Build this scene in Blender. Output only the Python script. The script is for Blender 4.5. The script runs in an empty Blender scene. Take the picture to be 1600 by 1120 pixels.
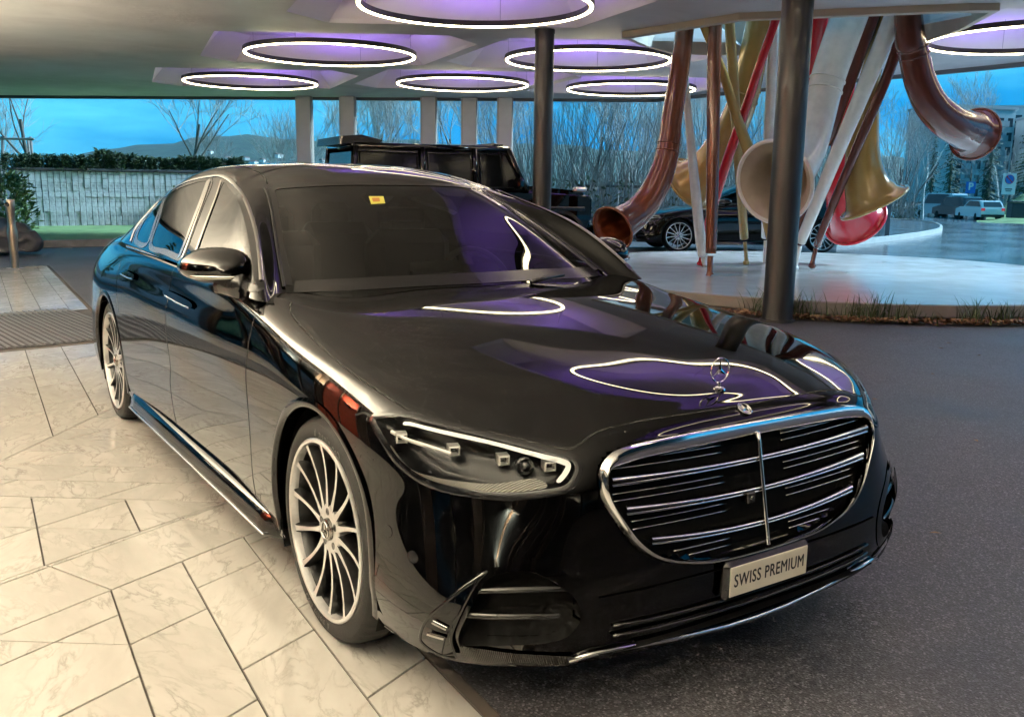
import bpy, bmesh, math, random, mathutils, copy
import numpy as np
sc=bpy.context.scene
# ------------------------------------------------------------------ camera
cam=bpy.data.cameras.new('Camera'); co=bpy.data.objects.new('Camera',cam); sc.collection.objects.link(co); sc.camera=co
cam.sensor_width=36; cam.lens=1450.25/1600*36; cam.clip_start=.05; cam.clip_end=9000
CAM=np.array([2.5753,-1.9664,1.4092]); YAW,PIT,ROL=2.5558,-.18554,.012664
_fw=np.array([math.cos(YAW)*math.cos(PIT),math.sin(YAW)*math.cos(PIT),math.sin(PIT)]); _rt=np.cross(_fw,[0,0,1]); _rt/=np.linalg.norm(_rt); _up=np.cross(_rt,_fw)
_r=_rt*math.cos(ROL)+_up*math.sin(ROL); _u=-_rt*math.sin(ROL)+_up*math.cos(ROL)
co.matrix_world=mathutils.Matrix(((_r[0],_u[0],-_fw[0],CAM[0]),(_r[1],_u[1],-_fw[1],CAM[1]),(_r[2],_u[2],-_fw[2],CAM[2]),(0,0,0,1)))
FW2=np.array([math.cos(YAW),math.sin(YAW),0]); RT2=np.array([math.sin(YAW),-math.cos(YAW),0])
def place(lat,depth,z=0.0):
    """site plan: metres to the right of and ahead of the spot where the picture was taken"""
    q=np.array([CAM[0],CAM[1],0])+FW2*depth+RT2*lat; return (float(q[0]),float(q[1]),z)
# ------------------------------------------------------------------ sky, sun, exposure
SUN_EL,SUN_AZ=math.radians(33),math.radians(18)
w=bpy.data.worlds.new('World'); sc.world=w; w.use_nodes=True; nt=w.node_tree
for n in list(nt.nodes): nt.nodes.remove(n)
out=nt.nodes.new('ShaderNodeOutputWorld'); bg=nt.nodes.new('ShaderNodeBackground'); nt.links.new(bg.outputs[0],out.inputs[0])
sky=nt.nodes.new('ShaderNodeTexSky'); sky.sky_type='NISHITA'; sky.sun_disc=False; sky.sun_elevation=SUN_EL; sky.sun_rotation=SUN_AZ; sky.dust_density=1.0; sky.ozone_density=3.0
tc=nt.nodes.new('ShaderNodeTexCoord'); mp=nt.nodes.new('ShaderNodeMapping'); mp.inputs['Scale'].default_value=(1.2,1.2,7.0); nt.links.new(tc.outputs['Generated'],mp.inputs[0])
nz=nt.nodes.new('ShaderNodeTexNoise'); nz.inputs['Scale'].default_value=2.2; nz.inputs['Detail'].default_value=6; nz.inputs['Roughness'].default_value=.55; nt.links.new(mp.outputs[0],nz.inputs['Vector'])
cr=nt.nodes.new('ShaderNodeValToRGB'); e=cr.color_ramp.elements; e[0].position=.42; e[0].color=(.002,.25,.58,1); e[1].position=.66; e[1].color=(.10,.60,.88,1); nt.links.new(nz.outputs[0],cr.inputs[0])
tint=nt.nodes.new('ShaderNodeMix'); tint.data_type='RGBA'; tint.blend_type='MULTIPLY'; tint.inputs[0].default_value=1.0
lum=nt.nodes.new('ShaderNodeRGBToBW'); nt.links.new(sky.outputs[0],lum.inputs[0])
cl=nt.nodes.new('ShaderNodeClamp'); cl.inputs['Min'].default_value=3.0; cl.inputs['Max'].default_value=4.2; nt.links.new(lum.outputs[0],cl.inputs[0])
nt.links.new(cl.outputs[0],tint.inputs[6]); nt.links.new(cr.outputs[0],tint.inputs[7]); nt.links.new(tint.outputs[2],bg.inputs[0]); bg.inputs[1].default_value=.15
sl=bpy.data.lights.new('Sun','SUN'); sl.energy=4.5; sl.angle=math.radians(20); sl.color=(.55,.82,1.0); so=bpy.data.objects.new('Sun',sl); sc.collection.objects.link(so)
_d=mathutils.Vector((math.sin(SUN_AZ)*math.cos(SUN_EL),math.cos(SUN_AZ)*math.cos(SUN_EL),math.sin(SUN_EL))); so.rotation_euler=_d.to_track_quat('Z','Y').to_euler()
vs=sc.view_settings; vs.view_transform='Standard'; vs.look='None'; vs.exposure=1.25; vs.gamma=1.0; vs.use_curve_mapping=False
# ---------------- traced measurements
FEAT={'headlight': [(1.4104, 0.6155), (1.382, 0.6372), (1.3195, 0.6701), (1.2706, 0.6875), (1.22, 0.6948), (1.1083, 0.6974), (0.9941, 0.6839), (0.9095, 0.6661), (0.8443, 0.6427), (0.8257, 0.626), (0.8234, 0.5915), (0.8389, 0.541), (0.8616, 0.501), (0.9096, 0.4807), (0.9769, 0.463), (1.0459, 0.4583), (1.1188, 0.4628), (1.1779, 0.4673), (1.2297, 0.4775), (1.2768, 0.4965), (1.3181, 0.5208), (1.3579, 0.559), (1.3955, 0.5923)], 'drl': [(1.291, 0.6438), (1.2652, 0.6644), (1.1092, 0.6763), (0.9963, 0.6661), (0.8958, 0.6451), (0.8529, 0.6327), (0.8402, 0.6125), (0.8479, 0.5805), (0.8726, 0.5339), (0.8827, 0.5418), (0.8599, 0.5896), (0.8664, 0.6137), (0.9985, 0.6515), (1.1104, 0.661), (1.2448, 0.6545)], 'crystal': [(1.3356, 0.5581), (1.2923, 0.5207), (1.253, 0.4999), (1.2077, 0.4973), (1.1192, 0.5014), (1.0297, 0.5115), (0.9361, 0.5478), (0.9044, 0.514), (0.9437, 0.4911), (1.0288, 0.4719), (1.1189, 0.4708), (1.2076, 0.4782), (1.2719, 0.4873), (1.3179, 0.5159)], 'lamps': [(1.3077, 0.5964), (1.1321, 0.6197), (1.0032, 0.6146), (0.9533, 0.6003), (0.8916, 0.6077)], 'intake': [(1.0474, 0.2645), (1.0199, 0.2757), (0.9502, 0.2817), (0.8854, 0.2504), (0.8363, 0.2039), (0.8169, 0.1483), (0.8324, 0.0954), (0.8783, 0.0633), (0.9933, 0.0583), (1.0741, 0.0528), (1.117, 0.0437), (1.1297, 0.0791), (1.1253, 0.1174), (1.1014, 0.1796), (1.0729, 0.2409)], 'flick': [(1.0474, 0.2645), (1.1191, 0.2089), (1.1876, 0.133), (1.2137, 0.0698), (1.2073, 0.0433), (1.1636, 0.0249), (1.1217, 0.0265), (1.1171, 0.0342), (1.1288, 0.0794), (1.1244, 0.1176), (1.1014, 0.1796), (1.0728, 0.239)], 'upperlip': [(1.1204, 0.2571), (1.0592, 0.289), (1.0196, 0.2944), (0.9499, 0.2912), (0.9617, 0.2823), (1.0199, 0.2775), (1.0474, 0.2645), (1.095, 0.235)], 'carbon': [(1.0994, 0.0719), (0.9933, 0.0583), (0.8399, 0.0315), (0.8522, 0.006), (0.993, 0.019), (1.0911, 0.0279)], 'blades': [[(1.0782, 0.217), (0.9997, 0.2212), (0.9045, 0.2185), (0.8093, 0.2088)], [(1.1005, 0.1521), (1.0355, 0.1533), (0.9583, 0.1508), (0.8765, 0.1428)]], 'hoodline': [(2.2435, 0.8494), (2.1603, 0.8182), (2.0268, 0.7918), (1.6667, 0.7564), (1.3997, 0.7304), (1.2677, 0.6969), (1.2227, 0.6904), (1.22, 0.6948), (1.1083, 0.6974), (0.9941, 0.6839), (0.9095, 0.6661), (0.828, 0.6343)], 'hoodfront': [(0.8115, 0.6772), (0.7823, 0.7196), (0.728, 0.754), (0.6307, 0.7789), (0.5266, 0.8004)], 'sticker': [(0.5238, 0.5383), (0.4709, 0.5373), (0.4855, 0.4828), (0.5367, 0.4777)], 'bpa': [(1.5461, 0.6328), (1.4745, 0.4097), (1.4477, 0.2111), (1.447, 0.0426)], 'bpb': [(1.3927, 0.6498), (1.3595, 0.4728), (1.3451, 0.2885), (1.3557, 0.0965)], 'door1': [(2.2827, 0.7451), (2.2788, 0.6226), (2.2837, 0.5211), (2.2689, 0.4462), (2.2557, 0.3402), (2.2652, 0.1338)], 'door2': [(3.4366, 0.756), (3.4814, 0.6561), (3.4887, 0.5645), (3.4609, 0.4698), (3.4279, 0.3747), (3.4647, 0.2748), (3.4669, 0.1551)], 'handle1': [(3.5037, 0.6538), (3.0683, 0.6472)], 'handle2': [(4.4484, 0.6615), (4.1557, 0.6599)], 'sens': [(1.332, 0.302), (1.2448, 0.2637), (1.3579, 0.334)], 'belt': [(4.5769, 0.774), (3.8667, 0.7832), (3.312, 0.7853), (2.8239, 0.7773), (2.4835, 0.7791), (2.3053, 0.7879)], 'win_f': [(1.3652, 0.6481), (1.3411, 0.6689), (1.3101, 0.6682), (1.2761, 0.6554), (1.2408, 0.6408), (1.2053, 0.6327), (1.1683, 0.6315), (1.126, 0.6384), (1.0637, 0.6717), (1.0227, 0.671), (1.0093, 0.6404), (1.0034, 0.6023), (1.0005, 0.5608), (0.999, 0.5181), (0.9978, 0.4765), (0.9966, 0.4377), (0.9952, 0.4018), (0.994, 0.368), (0.9927, 0.3363), (0.9914, 0.3061), (0.99, 0.277), (0.9887, 0.2478), (0.9874, 0.2187), (0.9862, 0.1906), (0.9851, 0.1644), (0.9839, 0.1412), (0.9801, 0.119), (0.9736, 0.0969), (0.9686, 0.0772), (0.9694, 0.0623), (0.98, 0.0539), (1.0023, 0.0519), (1.0327, 0.0526), (1.0673, 0.053), (1.1036, 0.0517), (1.1387, 0.0485), (1.1744, 0.0433), (1.2147, 0.0378), (1.2566, 0.0344), (1.2955, 0.0347), (1.3265, 0.0398), (1.3457, 0.0469), (1.3543, 0.0545), (1.356, 0.0661), (1.3543, 0.0847), (1.3534, 0.114), (1.3532, 0.1569), (1.3516, 0.2108), (1.3504, 0.2696), (1.3512, 0.3277), (1.3544, 0.38), (1.3607, 0.4322), (1.3696, 0.4895), (1.3767, 0.5485), (1.3769, 0.6042)], 'win_r': [(2.1067, 0.5936), (2.0939, 0.6316), (2.0401, 0.6384), (1.9739, 0.6329), (1.909, 0.6268), (1.8499, 0.6251), (1.7895, 0.6295), (1.7234, 0.6384), (1.6569, 0.6467), (1.5952, 0.6475), (1.5461, 0.6328), (1.5153, 0.5999), (1.4975, 0.5555), (1.4868, 0.5055), (1.4784, 0.4536), (1.4686, 0.4027), (1.4572, 0.3459), (1.4489, 0.2783), (1.4449, 0.2075), (1.4441, 0.1428), (1.4448, 0.094), (1.444, 0.0651), (1.4414, 0.0504), (1.4401, 0.0447), (1.4433, 0.0431), (1.454, 0.0404), (1.4751, 0.0378), (1.505, 0.0385), (1.5409, 0.0413), (1.5798, 0.0445), (1.6177, 0.0467), (1.656, 0.0445), (1.6979, 0.039), (1.7407, 0.0348), (1.7813, 0.037), (1.8166, 0.0511), (1.8443, 0.0811), (1.8657, 0.124), (1.8839, 0.1746), (1.9022, 0.228), (1.9237, 0.2794), (1.954, 0.3319), (1.9927, 0.3909), (2.0354, 0.4567), (2.0774, 0.5274)], 'win_q': [(2.1859, 0.603), (2.1144, 0.5423), (2.0689, 0.4797), (2.035, 0.417), (2.0074, 0.3573), (1.9834, 0.3041), (1.9559, 0.2502), (1.9254, 0.192), (1.8996, 0.1369), (1.8844, 0.0908), (1.8848, 0.059), (1.9062, 0.042), (1.9446, 0.0355), (1.9917, 0.0374), (2.0392, 0.0461), (2.0766, 0.0593), (2.1014, 0.0784), (2.1208, 0.1054), (2.1364, 0.1381), (2.1501, 0.1744), (2.1641, 0.2121), (2.1793, 0.2533), (2.1947, 0.3002), (2.2103, 0.3506), (2.2263, 0.4025), (2.2418, 0.4524), (2.265, 0.5085), None, None, None], 'dlo': [(2.1464, 0.0334), (2.1619, 0.0587), (2.1799, 0.0838), (2.1989, 0.1098), (2.2173, 0.1371), (2.2326, 0.1667), (2.2445, 0.1972), (2.254, 0.228), (2.2603, 0.2615), (2.2629, 0.3006), (2.261, 0.3477), (2.2563, 0.4079), (2.2518, 0.4795), (2.252, 0.5562), None, (2.1817, 0.6523), (2.1112, 0.6591), (2.0531, 0.6648), (1.9972, 0.6668), (1.9411, 0.6664), (1.8834, 0.6656), (1.8191, 0.6645), (1.7498, 0.6649), (1.681, 0.6688), (1.6167, 0.676), (1.561, 0.6854), (1.5176, 0.6943), (1.4829, 0.7009), (1.4529, 0.7041), (1.4231, 0.7041), (1.3893, 0.7015), (1.3524, 0.6968), (1.3161, 0.69), (1.2793, 0.6829), (1.2412, 0.6765), (1.2001, 0.6734), (1.1503, 0.6823), (1.0167, 0.7793), (0.9891, 0.7532), (0.9773, 0.7142), (0.9721, 0.6696), (0.9698, 0.6198), (0.9691, 0.566), (0.9691, 0.512), (0.9689, 0.4609), (0.9684, 0.4152), (0.9679, 0.3746), (0.9677, 0.3374), (0.9674, 0.3029), (0.9672, 0.2704), (0.9666, 0.2395), (0.9663, 0.2097), (0.9663, 0.1808), (0.9665, 0.1528), (0.9665, 0.1256), (0.9662, 0.099)], 'roofseam': [(0.8446, 0.7172), (0.8428, 0.7355), (0.8406, 0.7552), (0.8385, 0.7779), (0.8376, 0.8051), (0.8392, 0.84), (0.8475, 0.885), (0.879, 0.945), (0.957, 0.9999), (1.015, 1.0108), (1.0618, 1.0094), (1.1045, 1.0034), (1.148, 0.9959), (1.1959, 0.9893), (1.2535, 0.9845), (1.323, 0.9825), (1.3944, 0.982), (1.4559, 0.9805), (1.5124, 0.9786), (1.5816, 0.9798), None, None, None, None, None], 'refl': [(1.341, 0.6023), (1.2791, 0.6005), (1.2071, 0.6058), (1.1392, 0.6034)], 'ws': [(0.8371, 0.6123), (0.8149, 0.6245), (0.6874, 0.6194), (0.513, 0.615), (0.8343, 0.06), (0.8433, 0.2228), (0.8423, 0.4464)]}
PT={'grille': [[0.8429, -0.5398, 0.6796], [0.8362, -0.5294, 0.7172], [0.8321, -0.4996, 0.7489], [0.8333, -0.4352, 0.7645], [0.8415, -0.284, 0.7633], [0.8463, -0.1407, 0.7611], [0.848, 0.0865, 0.7573], [0.8419, 0.348, 0.7465], [0.8369, 0.472, 0.7343], [0.8398, 0.5248, 0.7008], [0.8515, 0.531, 0.6398], [0.8705, 0.4986, 0.5569], [0.8884, 0.4338, 0.4898], [0.9021, 0.3458, 0.4463], [0.9125, 0.2305, 0.4184], [0.9169, 0.1004, 0.4116], [0.9154, -0.0753, 0.4212], [0.9079, -0.2335, 0.4406], [0.899, -0.3501, 0.4605], [0.8896, -0.4223, 0.487], [0.8761, -0.4708, 0.539], [0.8605, -0.5077, 0.6038], [0.85, -0.5332, 0.6468]], 'badge': [0.8175, 0.004, 0.7799], 'ornament': [0.7064, 0.0, 0.8314], 'hoodfront': [[0.7712, -0.5639, 0.7545], [0.76, -0.5265, 0.7729], [0.7587, -0.4598, 0.7862], [0.771, -0.3433, 0.7966], [0.7786, -0.2163, 0.8018], [0.7949, 0.1689, 0.7954], [0.7792, 0.4667, 0.7771]], 'slat0': [[0.845, -0.4983, 0.6845], [0.8578, -0.3244, 0.6729], [0.8669, -0.1323, 0.6592], [0.8682, 0.0193, 0.6587], [0.8662, 0.1728, 0.6584], [0.8519, 0.4829, 0.6559]], 'slat1': [[0.8603, -0.4891, 0.6116], [0.8724, -0.3235, 0.6002], [0.8813, -0.1417, 0.586], [0.8846, 0.0084, 0.577], [0.8832, 0.1864, 0.5715], [0.8687, 0.463, 0.5787]], 'slat2': [[0.878, -0.4485, 0.5366], [0.8915, -0.2749, 0.5152], [0.9032, -0.0041, 0.4839], [0.9012, 0.1738, 0.4832], [0.888, 0.4125, 0.4981]], 'vbar': [[0.8553, 0.0105, 0.7234], [0.8854, 0.0079, 0.5731], [0.9146, -0.0175, 0.4271]], 'plate': [[0.9027, -0.1449, 0.4], [0.9037, 0.1861, 0.3645], [0.8973, 0.1901, 0.2669], [0.9032, -0.1384, 0.3105]], 'lip': [[0.8344, -0.6311, 0.2166], [0.854, -0.5702, 0.2294], [0.8672, -0.5026, 0.2305], [0.8857, -0.1214, 0.1958], None, None]}
HORNS={'h1': ('copper', 'bell', [[-7.446, 7.529, 3.785, 0.1243], [-7.452, 7.52, 3.632, 0.1291], [-7.444, 7.442, 3.007, 0.1382], [-7.45, 7.342, 2.349, 0.1472], [-7.429, 7.283, 1.994, 0.1608], [-7.429, 7.193, 1.638, 0.1744], [-7.473, 7.036, 1.28, 0.1972], [-7.512, 6.796, 1.03, 0.2097], [-7.494, 6.552, 0.908, 0.2349], [-7.481, 6.427, 0.857, 0.261], [-7.46, 6.332, 0.816, 0.2915]], 4), 'h2': ('white', 'foot', [[-7.572, 7.52, 3.716, 0.0434], [-7.675, 7.726, 3.182, 0.0489], [-7.728, 8.008, 1.981, 0.0645], [-7.779, 8.293, 0.848, 0.0805], [-7.878, 8.505, 0.367, 0.0816], [-7.872, 8.515, 0.328, 0.0408], [-7.853, 8.543, 0.069, 0.0357]], 0), 'h3': ('copper', 'foot', [[-7.011, 7.643, 3.82, 0.0982], [-6.975, 7.606, 3.663, 0.0979], [-6.919, 7.6, 2.634, 0.0928], [-6.855, 7.605, 1.337, 0.0832], [-6.805, 7.591, 0.487, 0.0783], [-6.773, 7.549, 0.455, 0.0413], [-6.772, 7.55, 0.24, 0.0413], [-6.77, 7.552, 0.195, 0.0597], [-6.769, 7.554, 0.15, 0.0505]], 0), 'h4': ('gold', 'foot', [[-6.924, 7.23, 3.698, 0.0457], [-7.028, 7.436, 3.57, 0.0511], [-7.009, 7.826, 2.997, 0.0613], [-7.023, 8.166, 2.411, 0.0717], [-7.034, 8.512, 1.87, 0.0874], [-7.047, 8.854, 1.248, 0.0886], [-7.094, 9.144, 0.654, 0.0799], [-7.625, 9.792, 0.53, 0.0369], [-7.587, 9.848, 0.274, 0.0369]], 0), 'h5': ('pale_gold', 'foot', [[-6.915, 7.787, 3.839, 0.0702], [-7.134, 8.036, 3.745, 0.0718], [-7.301, 8.363, 2.974, 0.0735], [-7.467, 8.692, 2.089, 0.0752], [-7.635, 9.017, 1.334, 0.0718], [-7.808, 9.335, 0.611, 0.0681], [-7.8, 9.347, 0.55, 0.0314], [-7.78, 9.377, 0.286, 0.0314], [-7.778, 9.379, 0.235, 0.0524], [-7.777, 9.382, 0.184, 0.0472]], 0), 'h6': ('gold', 'bell', [[-7.133, 8.724, 4.043, 0.1969], [-7.148, 8.702, 3.868, 0.1969], [-7.26, 8.713, 3.354, 0.1983], [-7.445, 8.797, 2.834, 0.2112], [-7.746, 8.885, 2.343, 0.2362], [-8.088, 8.913, 1.891, 0.2829], [-8.289, 8.88, 1.665, 0.3176], [-8.426, 8.855, 1.545, 0.3623], [-8.553, 8.844, 1.453, 0.429]], 3), 'h7': ('red', 'foot', [[-6.103, 7.925, 3.801, 0.0536], [-6.338, 8.144, 3.714, 0.0549], [-6.671, 8.214, 3.08, 0.061], [-6.986, 8.313, 2.505, 0.0672], [-7.317, 8.387, 1.89, 0.0737], [-7.638, 8.475, 1.236, 0.0703], [-7.933, 8.604, 0.719, 0.0616], [-7.942, 8.59, 0.659, 0.0359], [-7.96, 8.563, 0.3, 0.0359], [-7.963, 8.558, 0.23, 0.0616], [-7.967, 8.552, 0.169, 0.0565]], 0), 'h8': ('white', 'foot', [[-6.701, 8.472, 3.867, 0.0665], [-6.958, 8.772, 3.676, 0.0683], [-7.214, 9.073, 3.017, 0.0752], [-7.469, 9.375, 2.304, 0.0824], [-7.712, 9.696, 1.337, 0.0845], [-7.959, 10.012, 0.61, 0.0758], [-7.957, 10.015, 0.547, 0.0379], [-7.954, 10.019, 0.316, 0.0379]], 0), 'h9': ('red', 'foot', [[-6.074, 8.693, 3.883, 0.1106], [-6.355, 8.957, 3.364, 0.1138], [-6.639, 9.215, 2.845, 0.1072], [-6.921, 9.478, 2.286, 0.1002], [-7.236, 9.691, 1.344, 0.0823], [-7.53, 9.934, 0.583, 0.0686], [-7.534, 9.929, 0.532, 0.0369], [-7.548, 9.908, 0.285, 0.0369]], 0), 'h10': ('white', 'bell', [[-5.638, 8.807, 3.895, 0.2341], [-5.648, 8.793, 3.791, 0.2341], [-5.689, 8.64, 3.342, 0.2332], [-5.736, 8.478, 2.809, 0.2233], [-5.717, 8.326, 2.351, 0.2215], [-5.672, 8.122, 1.949, 0.2364], [-5.608, 7.858, 1.697, 0.2671], [-5.571, 7.642, 1.572, 0.3149], [-5.525, 7.439, 1.505, 0.3866], [-5.496, 7.302, 1.472, 0.4667]], 3), 'h11': ('brown', 'foot', [[-5.543, 9.131, 3.886, 0.1225], [-5.75, 9.362, 3.828, 0.1253], [-6.082, 9.403, 3.031, 0.1187], [-6.434, 9.416, 2.038, 0.1019], [-6.742, 9.495, 1.161, 0.0793], [-6.998, 9.651, 0.55, 0.0658], [-7.001, 9.646, 0.491, 0.0354], [-7.025, 9.61, 0.254, 0.0354]], 0), 'h12': ('white', 'foot', [[-5.129, 9.031, 3.82, 0.1231], [-5.323, 9.246, 3.739, 0.1258], [-5.693, 9.194, 2.73, 0.1102], [-6.031, 9.191, 1.932, 0.0985], [-6.358, 9.205, 1.171, 0.0862], [-6.646, 9.277, 0.618, 0.0782], [-6.654, 9.265, 0.561, 0.044], [-6.676, 9.232, 0.295, 0.0391], [-6.679, 9.228, 0.237, 0.0587], [-6.682, 9.224, 0.17, 0.0489]], 0), 'h13': ('gold', 'bell', [[-5.618, 9.561, 3.962, 0.0836], [-5.632, 9.54, 3.847, 0.0836], [-5.818, 9.622, 3.447, 0.1037], [-5.993, 9.719, 2.959, 0.1435], [-6.135, 9.866, 2.449, 0.1941], [-6.198, 9.952, 2.003, 0.2346], [-6.205, 10.033, 1.684, 0.2747], [-6.181, 10.105, 1.454, 0.3242], [-6.149, 10.171, 1.305, 0.3835], [-6.118, 10.218, 1.203, 0.4523]], -1), 'h14': ('brown', 'foot', [[-5.24, 9.407, 3.88, 0.072], [-5.441, 9.586, 3.564, 0.0735], [-5.683, 9.704, 3.017, 0.075], [-6.009, 9.695, 2.213, 0.0717], [-6.346, 9.67, 1.356, 0.0634], [-6.626, 9.729, 0.782, 0.0596], [-6.834, 9.898, 0.544, 0.0608], [-6.843, 9.885, 0.495, 0.0354], [-6.863, 9.856, 0.297, 0.0354], [-6.865, 9.851, 0.228, 0.0608], [-6.868, 9.847, 0.159, 0.0506]], 0), 'h15': ('red', 'bell', [[-6.737, 10.407, 3.809, 0.0719], [-6.976, 10.589, 3.104, 0.0838], [-7.141, 10.702, 2.445, 0.1115], [-7.254, 10.804, 1.906, 0.1555], [-7.289, 10.931, 1.504, 0.2375], [-7.295, 11.103, 1.227, 0.3151], [-7.297, 11.28, 1.019, 0.3828], [-7.314, 11.437, 0.88, 0.4513]], -1), 'h16': ('brown', 'bell', [[-5.085, 9.098, 3.844, 0.167], [-5.08, 9.105, 3.744, 0.167], [-5.101, 9.254, 3.33, 0.1861], [-5.107, 9.336, 3.219, 0.1868], [-5.096, 9.534, 2.83, 0.1973], [-5.049, 9.785, 2.513, 0.2124], [-5.002, 10.127, 2.318, 0.2332], [-5.011, 10.475, 2.24, 0.2553], [-5.036, 10.71, 2.208, 0.2817], [-5.051, 10.868, 2.18, 0.3216]], 3)}
# ------------------------------------------------------------------ smooth surface nets for the saloon car
def nat_spline(k, P):
    """natural cubic spline through P (n,m) at knots k; returns evaluator"""
    n=len(k); h=np.diff(k); A=np.zeros((n,n)); B=np.zeros((n,P.shape[1]))
    A[0,0]=A[-1,-1]=1
    for i in range(1,n-1):
        A[i,i-1]=h[i-1]; A[i,i]=2*(h[i-1]+h[i]); A[i,i+1]=h[i]
        B[i]=6*((P[i+1]-P[i])/h[i]-(P[i]-P[i-1])/h[i-1])
    M=np.linalg.solve(A,B)
    def ev(t):
        t=np.asarray(t,float); i=np.clip(np.searchsorted(k,t,side='right')-1,0,n-2)
        a=(k[i+1]-t)[:,None]; b=(t-k[i])[:,None]; hh=h[i][:,None]
        return M[i]*a**3/(6*hh)+M[i+1]*b**3/(6*hh)+(P[i]/hh-M[i]*hh/6)*a+(P[i+1]/hh-M[i+1]*hh/6)*b
    return ev
class Net:
    """net[row][col] of points; columns wrap from front centre to rear centre, rows run up to the spine"""
    def __init__(s, net, spine=True):
        N=np.array(net,float); s.nr,s.nc=N.shape[:2]
        m=np.array([1,-1,1.])
        N=np.concatenate([N[:,2:3]*m,N[:,1:2]*m,N,N[:,-2:-1]*m,N[:,-3:-2]*m],1)
        if spine: N=np.concatenate([N,N[-2:-1]*m,N[-3:-2]*m],0)
        dc=np.linalg.norm(np.diff(N,axis=1),axis=2).mean(0); dr=np.linalg.norm(np.diff(N,axis=0),axis=2).mean(1)
        s.kc=np.concatenate([[0],np.cumsum(dc)]); s.kr=np.concatenate([[0],np.cumsum(dr)])
        s.u0,s.u1=s.kc[2],s.kc[2+s.nc-1]; s.v0,s.v1=s.kr[0],s.kr[s.nr-1]; s.N=N
    def grid(s,us,vs):
        R,C=s.N.shape[:2]
        a=nat_spline(s.kc,s.N.transpose(1,0,2).reshape(C,R*3))(us).reshape(len(us),R,3)
        b=nat_spline(s.kr,a.transpose(1,0,2).reshape(R,len(us)*3))(vs).reshape(len(vs),len(us),3)
        return b                                   # [v][u][xyz]
    def col(s,i): return s.kc[2+i]
    def row(s,i): return s.kr[i]
    def build(s,nu,nv,smooth=None):
        s.us=np.linspace(s.u0,s.u1,nu); s.vs=np.linspace(s.v0,s.v1,nv)
        hu=s.us[1]-s.us[0]; hv=s.vs[1]-s.vs[0]
        E=s.grid(np.concatenate([[s.u0-2*hu,s.u0-hu],s.us,[s.u1+hu,s.u1+2*hu]]),np.concatenate([s.vs,[s.v1+hv,s.v1+2*hv]]))
        n=np.cross(np.gradient(E,axis=1),np.gradient(E,axis=0))[:-2,2:-2]; s.G=E[:-2,2:-2].copy()
        L=np.linalg.norm(n,axis=2,keepdims=True); n=n/np.maximum(L,1e-9)
        if smooth:
            va,vb,it=smooth; wt=np.clip((s.vs-va)/(vb-va),0,1)[:,None,None]*.5; mir=np.array([1,-1,1.])
            for _ in range(it):
                E=np.concatenate([s.G[:,1:2]*mir,s.G,s.G[:,-2:-1]*mir],1); E=np.concatenate([E[:1],E,E[-2:-1]*mir],0)
                av=(E[:-2,1:-1]+E[2:,1:-1]+E[1:-1,:-2]+E[1:-1,2:])/4; s.G+= (av-s.G)*wt
            E=np.concatenate([s.G[:,2:3]*mir,s.G[:,1:2]*mir,s.G,s.G[:,-2:-1]*mir,s.G[:,-3:-2]*mir],1); E=np.concatenate([E,E[-2:-1]*mir,E[-3:-2]*mir],0)
            n=np.cross(np.gradient(E,axis=1),np.gradient(E,axis=0))[:-2,2:-2]; n=n/np.maximum(np.linalg.norm(n,axis=2,keepdims=True),1e-9)
        s.sg=1.0
        c=s.G[nv//2,nu//2]
        if n[nv//2,nu//2][1]*c[1]<0: s.sg=-1.0
        s.Nn=n*s.sg
        return s
    def at(s,u,v,off=0.0):
        """bilinear position (+ offset along normal) on dense grid"""
        u=np.atleast_1d(np.asarray(u,float)); v=np.atleast_1d(np.asarray(v,float))
        fu=np.clip((u-s.u0)/(s.u1-s.u0)*(len(s.us)-1),0,len(s.us)-1.0001); fv=np.clip((v-s.v0)/(s.v1-s.v0)*(len(s.vs)-1),0,len(s.vs)-1.0001)
        i=fu.astype(int); j=fv.astype(int); a=(fu-i)[:,None]; b=(fv-j)[:,None]
        def q(A): return A[j,i]*(1-a)*(1-b)+A[j,i+1]*a*(1-b)+A[j+1,i]*(1-a)*b+A[j+1,i+1]*a*b
        P=q(s.G); n=q(s.Nn); n/=np.maximum(np.linalg.norm(n,axis=1,keepdims=True),1e-9)
        return P+n*np.reshape(off,(-1,1)) if np.ndim(off) else P+n*off
    def nrm(s,u,v):
        return s.at(u,v,1.0)-s.at(u,v,0.0)

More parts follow.
